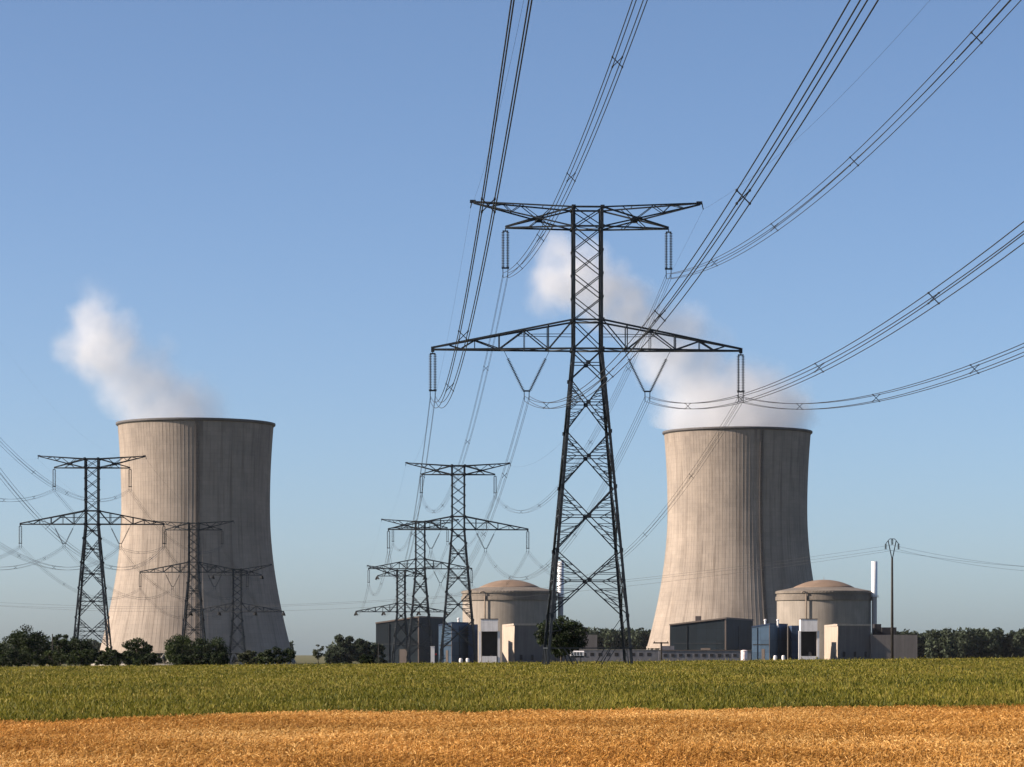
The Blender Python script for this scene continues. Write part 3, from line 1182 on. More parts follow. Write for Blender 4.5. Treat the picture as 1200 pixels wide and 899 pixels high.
def hall(name, corner, left_end, right_end, ztop_c, ztop_l, label, cat, group, mat, roofm):
    """box seen corner-on: corner, left_end and right_end are (px, distance)"""
    C_ = (at(*corner), corner[1])
    A_ = (at(*left_end), left_end[1])
    B_ = (at(*right_end), right_end[1])
    D_ = (A_[0] + B_[0] - C_[0], A_[1] + B_[1] - C_[1])
    z0 = g(C_[0], C_[1]) - 0.5
    root = empty(name, (C_[0], C_[1], z0), label, cat, group)
    pts = rel(root, [C_, B_, D_, A_])
    tops = [ztop_c - z0, ztop_c - z0, ztop_l - z0, ztop_l - z0]
    b = MB()
    prism(b, pts, 0, tops)
    b.build('wall', mat, root)
    cx = sum(p[0] for p in pts) / 4
    cy = sum(p[1] for p in pts) / 4
    q = [(cx + (p[0] - cx) * 1.012, cy + (p[1] - cy) * 1.012) for p in pts]
    b = MB()
    n = 4
    vs = [(p[0], p[1], t - 0.25) for p, t in zip(q, tops)] + [(p[0], p[1], t + 0.45) for p, t in zip(q, tops)]
    b.add(vs, [(3, 2, 1, 0), (4, 5, 6, 7)] + [(i, (i + 1) % 4, 4 + (i + 1) % 4, 4 + i) for i in range(4)])
    b.build('roof', roofm, root)

    def fit(nm, m_, Pa, Pb, f0, f1, za, zb_, out=0.12):
        A2, B2 = Vector((*Pa, 0)), Vector((*Pb, 0))
        d_ = (B2 - A2).normalized()
        n_ = Vector((d_.y, -d_.x, 0))
        if n_.y > 0:
            n_ = -n_
        p0, p1 = A2.lerp(B2, f0), A2.lerp(B2, f1)
        bb = MB()
        q_ = [p0 + n_ * out, p1 + n_ * out, p1 + n_ * 0.004, p0 + n_ * 0.004]
        bb.add([(p.x, p.y, za) for p in q_] + [(p.x, p.y, zb_) for p in q_], [(3, 2, 1, 0), (4, 5, 6, 7), (0, 1, 5, 4), (1, 2, 6, 5), (2, 3, 7, 6), (3, 0, 4, 7)])
        return bb.build(nm, m_, root)
    hgt = min(tops)
    fit('corner_trim', M['roofing'], pts[3], pts[0], 0.975, 1.0, 0.2, tops[0] - 0.3, 0.16)
    fit('louvre_band', M['steel'], pts[3], pts[0], 0.06, 0.94, hgt * 0.52, hgt * 0.55, 0.14)
    fit('roller_door', M['roofing'], pts[3], pts[0], 0.55, 0.72, 0.3, hgt * 0.42)
    fit('downpipe', M['steel'], pts[3], pts[0], 0.30, 0.31, 0.3, hgt - 0.3, 0.3)
    fit('downpipe', M['steel'], pts[0], pts[1], 0.45, 0.46, 0.3, hgt - 0.3, 0.3)
    fit('access_door', M['wallgrey'], pts[0], pts[1], 0.7, 0.76, 0.3, 3.0)
    return root, pts, tops


def reactor(px, Y, label, pipe_px):
    x = at(px, Y)
    z0 = g(x, Y)
    root = empty('reactor_building', (x, Y, z0), label, 'reactor building', 'domed reactor buildings')
    R = 56 * Y / F
    H = zt(692.5, Y) - z0
    zb = zt(704, Y) - z0
    b = MB()
    b.lathe([(R - 0.5, -0.5), (R - 0.5, zb)], 96)
    b.build('wall', M['reactor'], root, True)
    b = MB()
    b.lathe([(R - 0.6, zb), (R + 0.25, zb + 0.05), (R + 0.25, zb + 2.2)], 96)
    b.lathe([(R - 0.35, zb + 2.2), (R - 0.35, zb + 3.9)], 96)
    b.build('gallery_band', M['gallery'], root)
    b = MB()
    b.lathe([(R + 0.3, zb + 3.9), (R + 0.3, H - 0.4), (R - 0.6, H), (R * 0.80, H + 0.9), (R * 0.62, H + 1.9)], 96)
    psh = b.build('parapet_shoulder', M['gallery'], root)
    b = MB()
    r1 = R * 0.645
    hd = zt(680, Y) - z0 - H - 1.5
    prof = [(r1, H + 1.2), (r1, H + 1.75)]
    for i in range(1, 13):
        t = i / 12
        prof.append((max(0.01, r1 * (1 - t)), H + 1.75 + hd * (1 - (1 - t) ** 2.1)))
    b.lathe(prof, 96)
    dm = b.build('dome', M['dome'], root, True)
    b = MB()
    b.tube([(0, 0, H + hd), (0, 0, H + hd + 3.2)], 0.12)
    b.build('lightning_rod', M['pipe'], dm)
    # steam pipe that climbs the wall and hooks over the gallery
    dx = (pipe_px - px) * Y / F
    a = math.asin(dx / R)
    rp = R + 0.8
    pxy = (rp * math.sin(a), -rp * math.cos(a))
    b = MB()
    pts = [(pxy[0], pxy[1], 0), (pxy[0], pxy[1], H - 2.2)] + [(pxy[0] - 1.4 + 1.4 * math.cos(t), pxy[1] + 0.0, H - 2.2 + 1.4 * math.sin(t)) for t in (0.5, 1.0, 1.57, 2.2, 2.8)]
    b.tube(pts, 0.42, 8)
    b.build('steam_pipe', M['pipe'], root, True)
    for q in range(7):
        ang = -math.pi / 2 - 0.35 + 0.07 * q
        b = MB()
        rr_ = R + 0.32
        b.box(rr_ * math.cos(ang) - 0.35, rr_ * math.cos(ang) + 0.35, rr_ * math.sin(ang) - 0.12, rr_ * math.sin(ang) + 0.12, zb + 4.4, zb + 4.9)
        b.build('vent_grille', M['cream'], psh)
    return root


def stack(px, Y, label):
    x = at(px, Y)
    z0 = g(x, Y)
    root = empty('vent_stack', (x, Y, z0), label, 'chimney', 'white ventilation stacks')
    zc = zt(700, Y) - z0
    ztp = zt(658, Y) - z0
    b = MB()
    b.lathe([(1.45, -0.5), (1.45, zc)], 28)
    b.build('lower_shaft', M['metal_grey'], root, True)
    b = MB()
    b.lathe([(2.5, zc), (2.5, zc + 0.25), (1.4, zc + 0.25)], 24)
    for k in range(12):
        a = 2 * math.pi * k / 12
        b.bar((2.4 * math.cos(a), 2.4 * math.sin(a), zc + 0.2), (2.4 * math.cos(a), 2.4 * math.sin(a), zc + 1.3), 0.07)
    b.lathe([(2.37, zc + 1.25), (2.43, zc + 1.25), (2.43, zc + 1.32), (2.37, zc + 1.32), (2.37, zc + 1.25)], 24)
    b.build('platform', M['pipe'], root)
    b = MB()
    b.lathe([(1.72, zc + 0.26), (1.72, ztp), (1.5, ztp), (1.5, ztp - 3)], 28)
    b.build('upper_shaft', M['metal_light'], root, True)


def gantry(px0, px1, Y, label):
    """white equipment-hatch block carried by two posts before a dark bay"""
    x0, x1 = at(px0, Y), at(px1, Y)
    z0 = g(x0, Y)
    root = empty('hatch_gantry', ((x0 + x1) / 2, Y, z0), label, 'gantry', 'white equipment hatch gantries')
    h = (x1 - x0) / 2
    zt1 = zt(726, Y) - z0
    zb1 = zt(740, Y) - z0
    b = MB()
    b.box(-h + 0.4, h - 0.4, -2, 6, zb1, zt1)
    b.build('head_block', M['white'], root)
    b = MB()
    b.box(-h + 0.25, h - 0.25, -2.15, 6.15, zt1 + 0.003, zt1 + 0.4)
    b.build('roof', M['roofing'], root)
    for s_ in (-1, 1):
        b = MB()
        b.box(s_ * h - 0.55, s_ * h + 0.55, -1.2, 0.2, -0.5, zt1 - 5.5)
        b.build('post', M['white'], root)
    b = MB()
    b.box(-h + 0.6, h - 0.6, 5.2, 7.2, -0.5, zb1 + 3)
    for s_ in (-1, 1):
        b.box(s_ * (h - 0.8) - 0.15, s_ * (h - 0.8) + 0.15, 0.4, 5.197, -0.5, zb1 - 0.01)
    b.build('bay_wall', M['dark'], root)  # near-black walls paint in the shade inside the bay
    b = MB()
    b.box(-h + 0.9, h - 1.0, -1.6, 1.5, -0.5, zt(769, Y) - z0)
    b.build('plinth', M['white'], root)
    b = MB()
    b.lathe([(0.9, 0), (0.9, 5.0), (0.4, 5.6), (0.01, 5.7)], 16, (0.9, 3.6))
    b.build('vessel', M['pipe'], root, True)
    return root


def fuel_building(pc, pl, pr, Y, ztop_py, label, steps):
    """grey concrete block whose narrow left flank catches the sun"""
    C_ = (at(pc, Y), Y)
    A_ = (at(pl, Y + 60), Y + 60)
    B_ = (at(pr, Y), Y + 5)
    D_ = (A_[0] + B_[0] - C_[0], A_[1] + B_[1] - C_[1])
    z0 = g(*C_)
    root = empty('fuel_building', (C_[0], C_[1], z0), label, 'building', 'grey fuel buildings')
    zt_ = zt(ztop_py, Y) - z0
    b = MB()
    prism(b, rel(root, [C_, B_, D_, A_]), -0.5, [zt_] * 4)
    b.mi[-1] = 1          # left flank in cream, its sunlit brightness put partly into the colour
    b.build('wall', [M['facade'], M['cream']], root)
    b = MB()
    pts = rel(root, [(C_[0] - 0.4, C_[1] - 0.4), (B_[0] + 0.3, B_[1] - 0.3), D_, A_])
    prism(b, pts, zt_ + 0.004, [zt_ + 0.9] * 4)
    b.build('parapet', M['cream'], root)
    for (q0, q1, py, nm, mat, yo, dp) in steps:
        b = MB()
        xx0, xx1 = at(q0, Y) - C_[0], at(q1, Y) - C_[0]
        zb_ = -0.5 if nm == 'annex' else zt(744, Y) - z0
        b.box(xx0, xx1, yo, yo + dp, zb_, zt(py, Y) - z0)
        b.build(nm, mat, root)
    for q in range(3):
        b = MB()
        b.box(2.5 + q * 5.2, 3.7 + q * 5.2, -0.12 + 0.25, 0.25, 3, 5.5)
        b.build('door' if q == 1 else 'louvre', M['dark'], root)
    return root


# right-hand unit
reactor(965.5, 1700, 'right reactor building with a brown dome in front of the right cooling tower', 940.5)
stack(1024.6, 1690, 'white ventilation stack beside the right domed reactor building')
tr_, tp_, tt_ = hall('turbine_hall', (851, 1500), (785, 1506), (882.5, 1595), zt(724.5, 1500), zt(732.5, 1506),
                     'dark green hall in front of the right cooling tower', 'industrial hall', 'dark turbine halls', M['turbine'], M['roofing'])
b = MB()
b.box(-13.5, -10.5, 30, 34, tt_[3] + 0.3, tt_[0] + 1.4)
b.build('roof_vent', M['roofing'], [c for c in tr_.children if c.name.startswith('roof')][0])
r_, p_, t_ = hall('blue_building', (902, 1470), (881, 1473), (923, 1501), zt(731.5, 1470), zt(735, 1473),
                  'blue clad building between the right dark hall and the white gantry', 'building', 'blue clad buildings', M['blue'], M['blue_dark'])
for (vx, vy) in ((-1.5, 8.0), (4.5, 6.0)):
    b = MB()
    b.lathe([(0.5, t_[0] - 1.5), (0.5, t_[0] + 1.8), (0.75, t_[0] + 1.8), (0.75, t_[0] + 2.3), (0.01, t_[0] + 2.6)], 12, (vx, vy))
    b.build('roof_vent', M['white'], [c for c in r_.children if c.name.startswith('roof')][0])
b = MB()
x_ = p_[1][0]
b.box(x_ + 0.05, x_ + 6.3, 9, 30, 0, t_[0] - 0.6)
b.build('rear_block', M['blue_dark'], r_)
gantry(937, 958.5, 1466, 'white hatch gantry in front of the right domed reactor')
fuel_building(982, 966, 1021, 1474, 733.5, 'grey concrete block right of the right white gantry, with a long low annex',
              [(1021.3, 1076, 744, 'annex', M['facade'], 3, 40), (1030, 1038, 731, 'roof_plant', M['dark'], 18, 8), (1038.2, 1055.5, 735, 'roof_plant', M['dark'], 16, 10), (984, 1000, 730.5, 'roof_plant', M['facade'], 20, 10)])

# left-hand unit
reactor(597, 1640, 'left reactor building with a brown dome, between two pylons', 569.5)
stack(657, 1640, 'white ventilation stack behind the left leg of the nearest pylon')
tr_, tp_, tt_ = hall('turbine_hall', (491, 1440), (440.5, 1444.5), (521.5, 1490), zt(723, 1440), zt(730.5, 1444.5),
                     'dark hall below the group of left pylons, left of a blue building', 'industrial hall', 'dark turbine halls', M['turbine'], M['roofing'])
r_, p_, t_ = hall('blue_building', (529.5, 1410), (514, 1412.5), (549, 1428), zt(730, 1410), zt(733, 1412.5),
                  'blue clad building between the left dark hall and the left white gantry', 'building', 'blue clad buildings', M['blue'], M['blue_dark'])
for (vx, vy) in ((3.0, 9.0),):
    b = MB()
    b.lathe([(0.5, t_[0] - 1.5), (0.5, t_[0] + 1.8), (0.75, t_[0] + 1.8), (0.75, t_[0] + 2.3), (0.01, t_[0] + 2.6)], 12, (vx, vy))
    b.build('roof_vent', M['white'], [c for c in r_.children if c.name.startswith('roof')][0])
b = MB()
x_ = p_[1][0]
b.box(x_ + 0.05, x_ + 4.3, 9, 30, 0, t_[0] - 0.6)
b.build('rear_block', M['blue_dark'], r_)
gantry(562.5, 584.5, 1405, 'white hatch gantry in front of the left domed reactor')
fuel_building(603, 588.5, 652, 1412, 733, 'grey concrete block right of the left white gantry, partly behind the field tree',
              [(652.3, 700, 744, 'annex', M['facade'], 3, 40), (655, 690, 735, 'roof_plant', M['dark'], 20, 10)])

# boundary wall and low offices before the plant
Yw = 1380
xw0, xw1 = at(676, Yw), at(772, Yw)
zw = g((xw0 + xw1) / 2, Yw)
rt_ = empty('boundary_wall', ((xw0 + xw1) / 2, Yw, zw), 'low grey wall with dark openings behind the feet of the nearest pylon', 'wall')
hwid = (xw1 - xw0) / 2
b = MB()
b.box(-hwid, hwid, 0, 1.2, -0.5, zt(762, Yw) - zw)
b.build('panel', M['wallgrey'], rt_)
b = MB()
b.box(-hwid - 0.2, hwid + 0.2, -0.15, 1.35, zt(762, Yw) - zw + 0.003, zt(762, Yw) - zw + 0.3)
b.build('coping', M['concrete'], rt_)
for k in range(9):
    b = MB()
    xk = -hwid + 2.4 + k * (hwid * 2 - 4) / 9
    b.box(xk, xk + 1.8, -0.06, 0.0 - 0.003, zt(769, Yw) - zw, zt(765, Yw) - zw)
    b.build('opening', M['dark'], rt_)
xo0, xo1 = at(772.5, Yw), at(880, Yw)
zo = g((xo0 + xo1) / 2, Yw)
rt_ = empty('office_block', ((xo0 + xo1) / 2, Yw, zo), 'long low grey office block at the foot of the right dark hall', 'building')
hwid = (xo1 - xo0) / 2
zr_ = zt(762.5, Yw) - zo
b = MB()
b.box(-hwid, hwid, 0, 12, -0.5, zr_)
b.box(-hwid + 1, -hwid + 7, 3, 11, zr_ - 0.2, zt(757, Yw) - zo)
b.build('wall', M['wallgrey'], rt_)
b = MB()
b.box(-hwid - 0.3, hwid + 0.3, -0.3, 2.6, zr_ + 0.003, zr_ + 0.3)
b.build('roof', M['roofing'], rt_)
for k in range(11):
    xk = -hwid + 1.8 + k * (2 * hwid - 3) / 11
    b = MB()
    b.box(xk, xk + 1.9, -0.10, -0.003, zt(770, Yw) - zo, zt(766, Yw) - zo)
    w_ = b.build('window', M['wallgrey'], rt_)
    b = MB()
    b.box(xk + 0.15, xk + 1.75, -0.13, -0.103, zt(769.7, Yw) - zo, zt(766.3, Yw) - zo)
    b.build('pane', M['dark'], w_)


# ------------------------------------------------------------------ trees
def leaf_cloud(rng, centres, radii, n, size, flat=0.75):
    """leaf-sized quads spread through clumps"""
    k = len(centres)
    wts = radii ** 2
    idx = rng.choice(k, n, p=wts / wts.sum())
    d = rng.standard_normal((n, 3))
    d /= np.linalg.norm(d, axis=1, keepdims=True)
    r = radii[idx][:, None] * (rng.random((n, 1)) ** 0.45)
    p = centres[idx] + d * r * np.array([1, 1, flat])
    a = rng.standard_normal((n, 3))
    a /= np.linalg.norm(a, axis=1, keepdims=True)
    c = np.cross(a, rng.standard_normal((n, 3)))
    c /= np.linalg.norm(c, axis=1, keepdims=True)
    s = size * (0.6 + 0.8 * rng.random((n, 1)))
    v = np.stack([p - a * s, p + c * s * 0.5, p + a * s, p - c * s * 0.5], 1)
    tint = np.clip(rng.random(k)[idx] * 0.6 + 0.2 + 0.25 * rng.standard_normal(n), 0, 1)
    return v, tint


def tree(name, px, Y, halfw, top_py, label, cat='tree', group=None, mat='leaf_dark', trunk=0.22, n=7500, seed=0, dense=1.0, leaf=None, base=None, lift=0.0):
    rng = np.random.default_rng(seed * 77 + 5)
    x = at(px, Y)
    z0 = g(x, Y) if base is None else base
    H = zt(top_py, Y) - z0 - lift
    R = halfw * Y / F
    root = empty(name, (x, Y, z0), label, cat, group)
    zc0 = H * trunk
    cz = (H + zc0) / 2
    rz = (H - zc0) / 2
    nc = int(34 * dense)
    cen, rad = [], []
    while len(cen) < nc:
        d = rng.standard_normal(3)
        d /= np.linalg.norm(d)
        q = (0.35 + 0.55 * rng.random() ** 0.6)
        c = np.array([d[0] * R * q, d[1] * R * q, cz + d[2] * rz * q * 0.95])
        if c[2] > cz and abs(d[0]) > 0.93:
            continue
        cen.append(c)
        rad.append(min(R, rz) * (0.20 + 0.22 * rng.random()))
    cen, rad = np.array(cen), np.array(rad)
    sz = leaf or max(0.13, 0.55 * Y / F * 2.1)
    v, t = leaf_cloud(rng, cen, rad, n, sz)
    ok = v[:, :, 2].min(1) > 0.03
    v, t = v[ok], t[ok]
    me_ = np_mesh('crown', v, 4, [M[mat]], t)
    b = MB()
    rtk = max(0.07, H * 0.022)
    lean = (rng.random() - 0.5) * 0.06 * H
    top = Vector((lean, 0, cz + rz * 0.35))
    b.tube([(0, 0, -0.3), (lean * 0.2, 0.02, zc0 * 0.6), (lean * 0.6, -0.02, cz * 0.8), top], rtk, 8, rtk * 0.35)
    for c in cen[: 9]:
        s_ = 0.35 + 0.4 * rng.random()
        st_ = Vector((lean * s_, 0, zc0 + (top.z - zc0) * s_ * 0.8))
        e_ = Vector(c)
        mid = st_.lerp(e_, 0.5) + Vector((0, 0, 0.08 * H * rng.random()))
        b.tube([st_, mid, e_], rtk * 0.45, 6, rtk * 0.12)
    b.build('trunk', M['bark'], root, True)
    link('crown', me_, root)
    return root


TG = 'trees along the left field edge'
tree('broadleaf_tree', 658, 410, 31, 721, 'dark rounded tree at the foot of the nearest pylon', 'tree', None, 'leaf_dark', 0.17, 13000, 1, 1.5, 0.17)
tree('broadleaf_tree', 34, 560, 29, 732, 'broad tall tree near the left frame edge', 'tree', TG, 'leaf_dark', 0.03, 11000, 2, 1.6)
tree('broadleaf_tree', 72, 585, 14, 739, 'slim tree right of the broad tall tree', 'tree', TG, 'leaf_dark', 0.03, 6500, 3)
tree('broadleaf_tree', 95, 590, 20, 741, 'rounded tree just left of the left edge pylon', 'tree', TG, 'leaf_dark', 0.03, 8000, 4)
tree('broadleaf_tree', 4, 600, 15, 754, 'small tree cut by the left frame edge', 'tree', TG, 'leaf_dark', 0.03, 5500, 5)
tree('broadleaf_tree', 121, 560, 20, 757, 'low spreading tree behind the foot of the left edge pylon', 'tree', TG, 'leaf_mid', 0.03, 6500, 6)
tree('broadleaf_tree', 160, 600, 20, 748, 'pointed bushy tree at the left foot of the left cooling tower', 'tree', TG, 'leaf_mid', 0.03, 7500, 7)
tree('broadleaf_tree', 214, 640, 22, 741, 'broad tree in front of the sunlit base of the left tower', 'tree', TG, 'leaf_mid', 0.04, 10000, 8, 1.6)
tree('broadleaf_tree', 245, 650, 24, 744, 'dark wide tree in front of the left tower centre line', 'tree', TG, 'leaf_dark', 0.04, 10000, 9, 1.6)
tree('broadleaf_tree', 373, 600, 8, 754, 'small thin lone tree right of the left cooling tower', 'tree', TG, 'leaf_pale', 0.35, 500, 10, 0.5)
SG = 'shrubs along the left field edge'
for i, (px, Y, hw_, ty, lab, mt) in enumerate((
        (18, 520, 22, 763, 'low hedge shrub under the broad tall tree', 'leaf_dark'),
        (58, 525, 22, 761, 'shrub between the broad tall tree and the rounded tree', 'leaf_mid'),
        (92, 520, 20, 762, 'shrub under the rounded tree by the left pylon', 'leaf_mid'),
        (140, 530, 17, 762, 'shrub between the left pylon and the pointed tree', 'leaf_dark'),
        (175, 540, 14, 764, 'shrub on the right flank of the pointed tree', 'leaf_dark'),
        (212, 480, 11, 766, 'bright green shrub below the broad tree', 'leaf_mid'),
        (233, 520, 13, 765, 'shrub hidden in the shade of the wide dark tree', 'leaf_dark'),
        (256, 490, 12, 764, 'rounded dark shrub below the wide dark tree', 'leaf_dark'),
        (294, 500, 13, 763, 'loose pale shrub below the shaded tower side', 'leaf_pale'),
        (309, 510, 12, 763, 'shrub between the pale shrub and the big round bush', 'leaf_mid'),
        (328, 505, 19, 757, 'big round dark bush at the right foot of the left tower', 'leaf_dark'),
        (430, 480, 8, 767, 'small dark bush at the field edge left of the dark hall', 'leaf_dark'))):
    tree('shrub', px, Y, hw_ * 1.2, ty - 1, lab, 'shrub', SG, mt, 0.02, 4200, 30 + i, 1.0)
FG = 'trees before the left dark hall'
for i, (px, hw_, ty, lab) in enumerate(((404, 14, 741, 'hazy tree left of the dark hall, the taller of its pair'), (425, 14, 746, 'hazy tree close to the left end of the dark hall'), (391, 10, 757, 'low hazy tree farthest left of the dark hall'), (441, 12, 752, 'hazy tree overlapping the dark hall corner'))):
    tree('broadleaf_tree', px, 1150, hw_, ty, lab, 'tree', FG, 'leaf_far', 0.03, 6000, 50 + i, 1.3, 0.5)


def wood(name, spans, label, seed):
    rng = np.random.default_rng(seed)
    V, T = [], []
    for (p0, p1, Y, top, n) in spans:
        k = int((p1 - p0) * Y / F / 1.5) + 3
        cx = at(p0, Y) + rng.random(k) * (at(p1, Y) - at(p0, Y))
        cy = Y + rng.random(k) * 70
        hh = (zt(top, Y) - g(at(p0, Y), Y)) * (0.80 + 0.22 * rng.random(k))
        cen, rad = [], []
        for i in range(k):
            zb = g(cx[i], cy[i])
            for q in range(7):
                a = rng.random() * 6.28
                rr = hh[i] * 0.20 * rng.random()
                r_ = hh[i] * (0.16 + 0.10 * rng.random())
                cen.append((cx[i] + math.cos(a) * rr, cy[i] + math.sin(a) * rr, zb + r_ * 0.6 + (hh[i] - r_ * 1.5) * (q / 6.0)))
                rad.append(r_)
        v, t = leaf_cloud(rng, np.array(cen), np.array(rad), n, 1.25 * Y / 2000, 0.9)
        V.append(v)
        T.append(t)
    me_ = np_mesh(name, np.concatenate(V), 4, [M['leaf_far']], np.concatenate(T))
    o = link(name, me_)
    tag(o, label, 'wood', kind='stuff')


wood('distant_wood', [(1040, 1290, 1750, 736.5, 60000)], 'dark wood along the horizon at the right', 5)
wood('distant_wood', [(655, 800, 2350, 735.5, 40000)], 'hazy wood along the horizon behind the nearest pylon', 6)
wood('distant_wood', [(-90, 338, 2400, 751, 45000), (386, 470, 2400, 753, 12000)], 'hazy line of far trees behind the left tower', 7)


# ------------------------------------------------------------------ small things at the field edge
def mv_pole(px, Y, top_py, label, lyre=True, hgt=None):
    x = at(px, Y)
    z0 = g(x, Y)
    root = empty('utility_pole', (x, Y, z0), label, 'utility pole', 'medium voltage poles')
    H = (zt(top_py, Y) - z0) if hgt is None else hgt
    b = MB()
    zf = H - 2.9
    b.tube([(0, 0, -0.5), (0, 0, zf)], 0.24, 10, 0.15)
    b.build('shaft', M['wood'], root, True)
    b = MB()
    for s_ in (-1, 1):
        b.bar((s_ * 0.05, 0, zf - 0.1), (s_ * 0.62, 0, H - 0.25), 0.13)
        b.bar((s_ * 0.62, 0, H - 0.25), (s_ * 0.35, 0, H), 0.09)
        b.bar((s_ * 0.62, 0, H - 0.3), (s_ * 0.98, 0, H - 0.75), 0.09)
    b.bar((-0.35, 0, H), (0.35, 0, H), 0.09)
    b.build('lyre_bracket', M['steel'], root)
    pts = []
    for (xx, zz) in ((-0.98, H - 0.75), (0.0, H - 0.05), (0.98, H - 0.75)):
        insulator(root, (xx, 0, zz), (xx, 0, zz - 0.85))
        pts.append(Vector((x + xx, Y, z0 + zz - 0.9)))
    return pts


p1_ = mv_pole(1045.5, 461, 631.5, 'tall dark pole with a lyre-shaped top at the right, before the grey annex')
xr, yr = at(1350, 500), 500
p2_ = [Vector((xr + dx, yr, 16.2)) for dx in (-0.98, 0, 0.98)]
xl, yl = at(-60, 640), 640
p3_ = [Vector((xl + dx, yl, 12.6 + (0.7 if dx == 0 else 0))) for dx in (-0.98, 0, 0.98)]
for nm, (A_, B_), sg_, sd in (('left', (p1_, p3_), 4.3, 'across both towers'), ('right', (p1_, p2_), 1.2, 'out to the right')):
    for k, t in zip(range(3), ('left', 'middle', 'right')):
        b = MB()
        b.tube([span_pt(A_[k], B_[k], sg_ + 0.4 * k, i / 48) - A_[k] for i in range(49)], 0.016, 5)
        o = b.build('overhead_wire', M['cable'], None, True, A_[k])
        tag(o, 'thin wire from the %s insulator of the lyre-topped pole %s' % (t, sd), 'power line', 'medium voltage wires')

Y_ = 480
x_ = at(775, Y_)
z_ = g(x_, Y_)
rt_ = empty('cross_post', (x_, Y_, z_), 'short dark T-shaped post before the sunlit foot of the right tower', 'post')
b = MB()
b.tube([(0, 0, -0.4), (0, 0, zt(752.5, Y_) - z_)], 0.16, 8, 0.13)
b.build('shaft', M['wood'], rt_)
b = MB()
zc_ = zt(753.5, Y_) - z_
b.box(-1.3, 1.15, -0.2, -0.06, zc_ - 0.1, zc_ + 0.1)
for s_ in (-1.1, 0.95):
    b.bar((s_, -0.13, zc_ + 0.1), (s_, -0.13, zc_ + 0.3), 0.1)
b.build('crossbar', M['wood'], rt_)

for (px, Y_, ty, lab) in ((61.5, 540, 743, 'thin wooden pole between the broad tree and the slim tree'), (443.5, 900, 752.5, 'thin wooden pole before the left end of the dark left hall')):
    x_ = at(px, Y_)
    z_ = g(x_, Y_)
    rt_ = empty('wooden_pole', (x_, Y_, z_), lab, 'pole', 'thin wooden poles')
    H_ = zt(ty, Y_) - z_
    b = MB()
    b.tube([(0, 0, -0.4), (0, 0, H_)], 0.13, 8, 0.09)
    b.build('shaft', M['wood'], rt_, True)
    b = MB()
    b.bar((0, -0.12, H_ - 0.5), (0.9, -0.12, H_ - 0.5), 0.09)
    b.build('side_bracket', M['steel'], rt_)

# white trailer in the grass beside the tree
Y_ = 425
x_ = at(676.5, Y_)
z_ = g(x_, Y_)
rt_ = empty('livestock_trailer', (x_, Y_, z_), 'small white slatted trailer right of the tree under the nearest pylon', 'trailer')
b = MB()
zz0, zz1 = zt(771.5, Y_) - z_, zt(763.8, Y_) - z_
b.box(-0.95, 0.95, -0.7, 0.7, zz0 + 0.35, zz1)
b.add([(-0.95, -0.7, zz1), (0.95, -0.7, zz1), (0.95, 0.7, zz1), (-0.95, 0.7, zz1), (-0.85, 0, zz1 + 0.12), (0.95, 0, zz1 + 0.12)], [(0, 1, 5, 4), (2, 3, 4, 5), (1, 2, 5), (3, 0, 4)])
b.build('body', M['white'], rt_)
for k in range(4):
    b = MB()
    b.box(-0.85 + k * 0.42, -0.68 + k * 0.42, -0.72, -0.703, zz0 + 0.42, zz0 + 0.85)
    b.build('slot', M['dark'], rt_)
b = MB()
b.box(-0.9, 0.9, -0.6, 0.6, zz0 + 0.1, zz0 + 0.347)
b.bar((0.9, 0, zz0 + 0.2), (1.7, 0, zz0 + 0.15), 0.08)
b.build('chassis', M['steel'], rt_)
for s_ in (-1, 1):
    b = MB()
    for xx in (0.0,):
        pts_ = [(xx, s_ * 0.62, 0.33), (xx, s_ * 0.8, 0.33)]
        b.tube(pts_, 0.33, 16)
    b.build('wheel', M['rubber'], rt_)
    b = MB()
    b.bar((s_ * 0.5, 0, 0.3), (s_ * 0.5, 0, zz0 + 0.15), 0.1)
    b.build('axle_prop', M['steel'], rt_)

# pinkish tank at the field edge
Y_ = 470
x_ = at(872, Y_)
z_ = g(x_, Y_)
rt_ = empty('water_tank', (x_, Y_, z_), 'small pinkish white upright tank before the dark face of the right hall', 'tank')
b = MB()
hz_ = zt(762.5, Y_) - z_
b.lathe([(0.5, 0.0), (0.5, hz_ - 0.12), (0.44, hz_ - 0.05)], 20, cap=False)
b.build('body', M['pink'], rt_, True)
b = MB()
b.lathe([(0.54, hz_ - 0.12), (0.54, hz_ - 0.02), (0.3, hz_ + 0.08), (0.01, hz_ + 0.1)], 20)
b.build('lid', M['pink'], rt_)

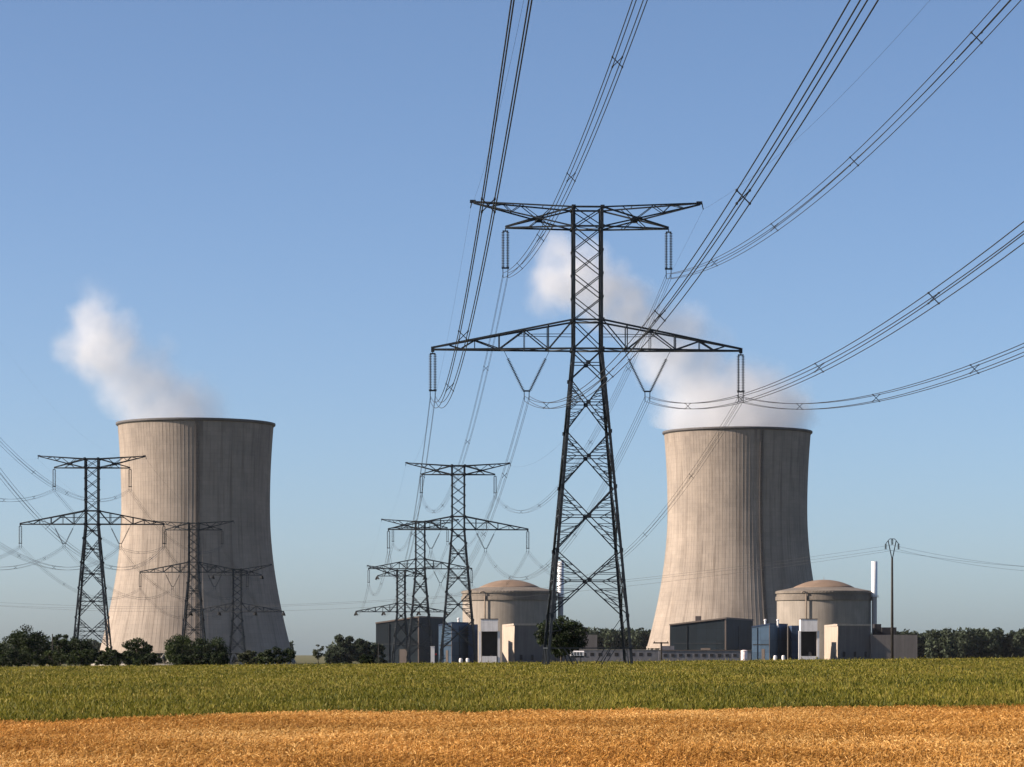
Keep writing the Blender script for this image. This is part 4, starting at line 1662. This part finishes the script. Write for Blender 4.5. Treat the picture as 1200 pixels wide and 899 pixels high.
# white post with a red lamp left of the blue building
Y_ = 470
x_ = at(507, Y_)
z_ = g(x_, Y_)
rt_ = empty('marker_cabinet', (x_, Y_, z_), 'narrow white cabinet with a red light before the left blue building', 'cabinet')
b = MB()
hz_ = zt(758, Y_) - z_
b.box(-0.3, 0.3, -0.25, 0.25, 0, hz_)
b.build('body', M['white'], rt_)
b = MB()
b.box(-0.36, 0.36, -0.31, 0.31, hz_ + 0.003, hz_ + 0.08)
b.build('cap', M['white'], rt_)
b = MB()
b.lathe([(0.14, hz_ - 1.3), (0.14, hz_ - 1.05), (0.01, hz_ - 1.0)], 12, (0.52, 0))
b.bar((0.3, 0, hz_ - 1.2), (0.5, 0, hz_ - 1.2), 0.06)
b.build('red_lamp', M['red'], rt_)

for (px, lab) in ((908.5, 'left one of two small white blocks before the right blue building'), (918, 'right one of two small white blocks before the right blue building'),
                  (540, 'left one of two small white blocks before the left blue building'), (548, 'right one of two small white blocks before the left blue building')):
    Y_ = 465
    x_ = at(px, Y_)
    z_ = g(x_, Y_)
    b = MB()
    hz_ = zt(HZ + (1.1 - 0.009 * x_) * F / Y_ - 0.5, Y_) - z_
    hz_ = max(0.9, hz_)
    b.lathe([(0.26, 0.0), (0.29, hz_ * 0.5), (0.26, hz_ - 0.1), (0.15, hz_)], 14, cap=True)
    o = b.build('wrapped_bale', M['white'], None, False, (x_, Y_, z_))
    tag(o, lab, 'block', 'small white blocks at the field edge')


# ------------------------------------------------------------------ haze
b = MB()
b.box(-7100, 7100, -700, 8100, -11, 290)
hm = bpy.data.materials.new('haze_air')
hm.use_nodes = True
nt = hm.node_tree
nt.nodes.remove(nt.nodes['Principled BSDF'])
pv = nt.nodes.new('ShaderNodeVolumePrincipled')
pv.inputs['Color'].default_value = (0.82, 0.88, 1.0, 1)
pv.inputs['Density'].default_value = 8e-6
pv.inputs['Anisotropy'].default_value = 0.2
nt.links.new(pv.outputs[0], nt.nodes['Material Output'].inputs['Volume'])
o = b.build('haze', hm)
o['kind'] = 'stuff'
